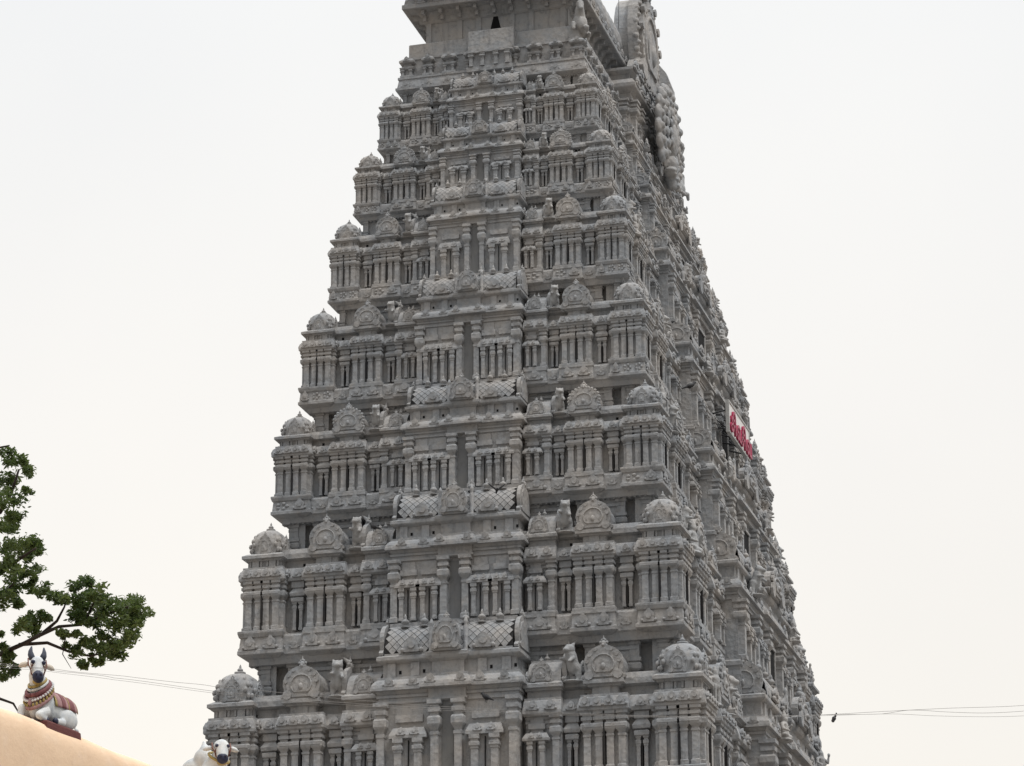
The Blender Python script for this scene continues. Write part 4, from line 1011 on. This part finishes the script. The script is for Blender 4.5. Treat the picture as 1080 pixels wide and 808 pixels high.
for x, y, r in CL:
    px, py, rp = x / 2.994, 450 + y / 2.994, r / 2.994
    dd = rt_.uniform(-.6, .9)
    for _ in range(5):      # sub-clumps leave gaps between them
        a_ = rt_.uniform(0, 6.28); k = rt_.uniform(.3, .95)
        leaf_clump(cr, px + rp * k * math.cos(a_), py + rp * k * math.sin(a_), rp * rt_.uniform(.35, .75), int(11 + rp * 4.6), dd + rt_.uniform(-.4, .4))
for _ in range(170):        # the crown beyond the left edge
    px = rt_.uniform(-330, -22); py = max(492, 600 + rt_.gauss(0, 95))
    leaf_clump(cr, px, py, rt_.uniform(7, 15), 70, rt_.uniform(-2.2, 2.2))
cr.build('crown', tree, [LM] * 5)

# ------------------------------------------------------------------ light and sky
w = bpy.data.worlds.new('World'); scene.world = w; w.use_nodes = True
nt = w.node_tree; nt.nodes.clear()
out = nt.nodes.new('ShaderNodeOutputWorld'); bg = nt.nodes.new('ShaderNodeBackground'); nt.links.new(bg.outputs[0], out.inputs[0])
SUN_EL, SUN_AZ = R(62), R(118)        # azimuth clockwise from +y
sky = nt.nodes.new('ShaderNodeTexSky'); sky.sky_type = 'NISHITA'; sky.sun_disc = False; sky.sun_elevation = SUN_EL; sky.sun_rotation = SUN_AZ; sky.dust_density = 4
tc = nt.nodes.new('ShaderNodeTexCoord'); sep = nt.nodes.new('ShaderNodeSeparateXYZ'); nt.links.new(tc.outputs['Generated'], sep.inputs[0])
el = nt.nodes.new('ShaderNodeMapRange'); nt.links.new(sep.outputs['Z'], el.inputs[0]); el.inputs[1].default_value = .0; el.inputs[2].default_value = 1.0
cr_ = nt.nodes.new('ShaderNodeValToRGB'); nt.links.new(el.outputs[0], cr_.inputs[0])
e = cr_.color_ramp.elements
SC = .45      # ramp holds values below 1; multiplied up below
e[0].position = .0; e[0].color = (.93, .90, .85, 1); e[1].position = 1.0; e[1].color = (1.0, 1.0, 1.0, 1)
for ps, cc in ((.20, (1.0, .962, .895)), (.30, (.985, .962, .925)), (.44, (.95, .957, .957)), (.62, (.95, .96, .97))):
    k = e.new(ps); k.color = (*cc, 1)
cl = noise(nt, tc.outputs['Generated'], 3.0, 5, .5)
soft = ramp(nt, cl, .3, .7, (.95, .955, .965), (1.03, 1.025, 1.015))
ov = mix(nt, 1.0, cr_.outputs[0], soft, 'MULTIPLY')
zen = nt.nodes.new('ShaderNodeMapRange'); nt.links.new(sep.outputs['Z'], zen.inputs[0]); zen.inputs[1].default_value = .46; zen.inputs[2].default_value = 1.0; zen.inputs[3].default_value = 10.0; zen.inputs[4].default_value = 33.0
sc_ = nt.nodes.new('ShaderNodeVectorMath'); sc_.operation = 'SCALE'; nt.links.new(ov, sc_.inputs[0]); 
dt = nt.nodes.new('ShaderNodeVectorMath'); dt.operation = 'DOT_PRODUCT'; nt.links.new(tc.outputs['Generated'], dt.inputs[0]); dt.inputs[1].default_value = (-.15, .99, 0)
az = nt.nodes.new('ShaderNodeMapRange'); nt.links.new(dt.outputs['Value'], az.inputs[0]); az.inputs[1].default_value = -.8; az.inputs[2].default_value = .6; az.inputs[3].default_value = .5; az.inputs[4].default_value = 1.0
mm = nt.nodes.new('ShaderNodeMath'); mm.operation = 'MULTIPLY'; nt.links.new(zen.outputs[0], mm.inputs[0]); nt.links.new(az.outputs[0], mm.inputs[1])
nt.links.new(mm.outputs[0], sc_.inputs['Scale'])
fin = mix(nt, .04, sc_.outputs[0], sky.outputs[0])
nt.links.new(fin, bg.inputs[0]); bg.inputs[1].default_value = .1
sd = bpy.data.lights.new('sun', 'SUN'); so = bpy.data.objects.new('sun', sd); COL.objects.link(so)
sd.energy = 1.5; sd.angle = R(10); sd.color = (1, .975, .94)
dirv = Vector((math.sin(SUN_AZ) * math.cos(SUN_EL), math.cos(SUN_AZ) * math.cos(SUN_EL), math.sin(SUN_EL)))
so.rotation_euler = dirv.to_track_quat('Z', 'Y').to_euler(); so.location = (60, -40, 120)

vs_ = scene.view_settings; vs_.view_transform = 'Standard'; vs_.look = 'None'; vs_.gamma = 1; vs_.exposure = 0; vs_.use_curve_mapping = False
scene.cycles.max_bounces = 5; scene.cycles.diffuse_bounces = 3
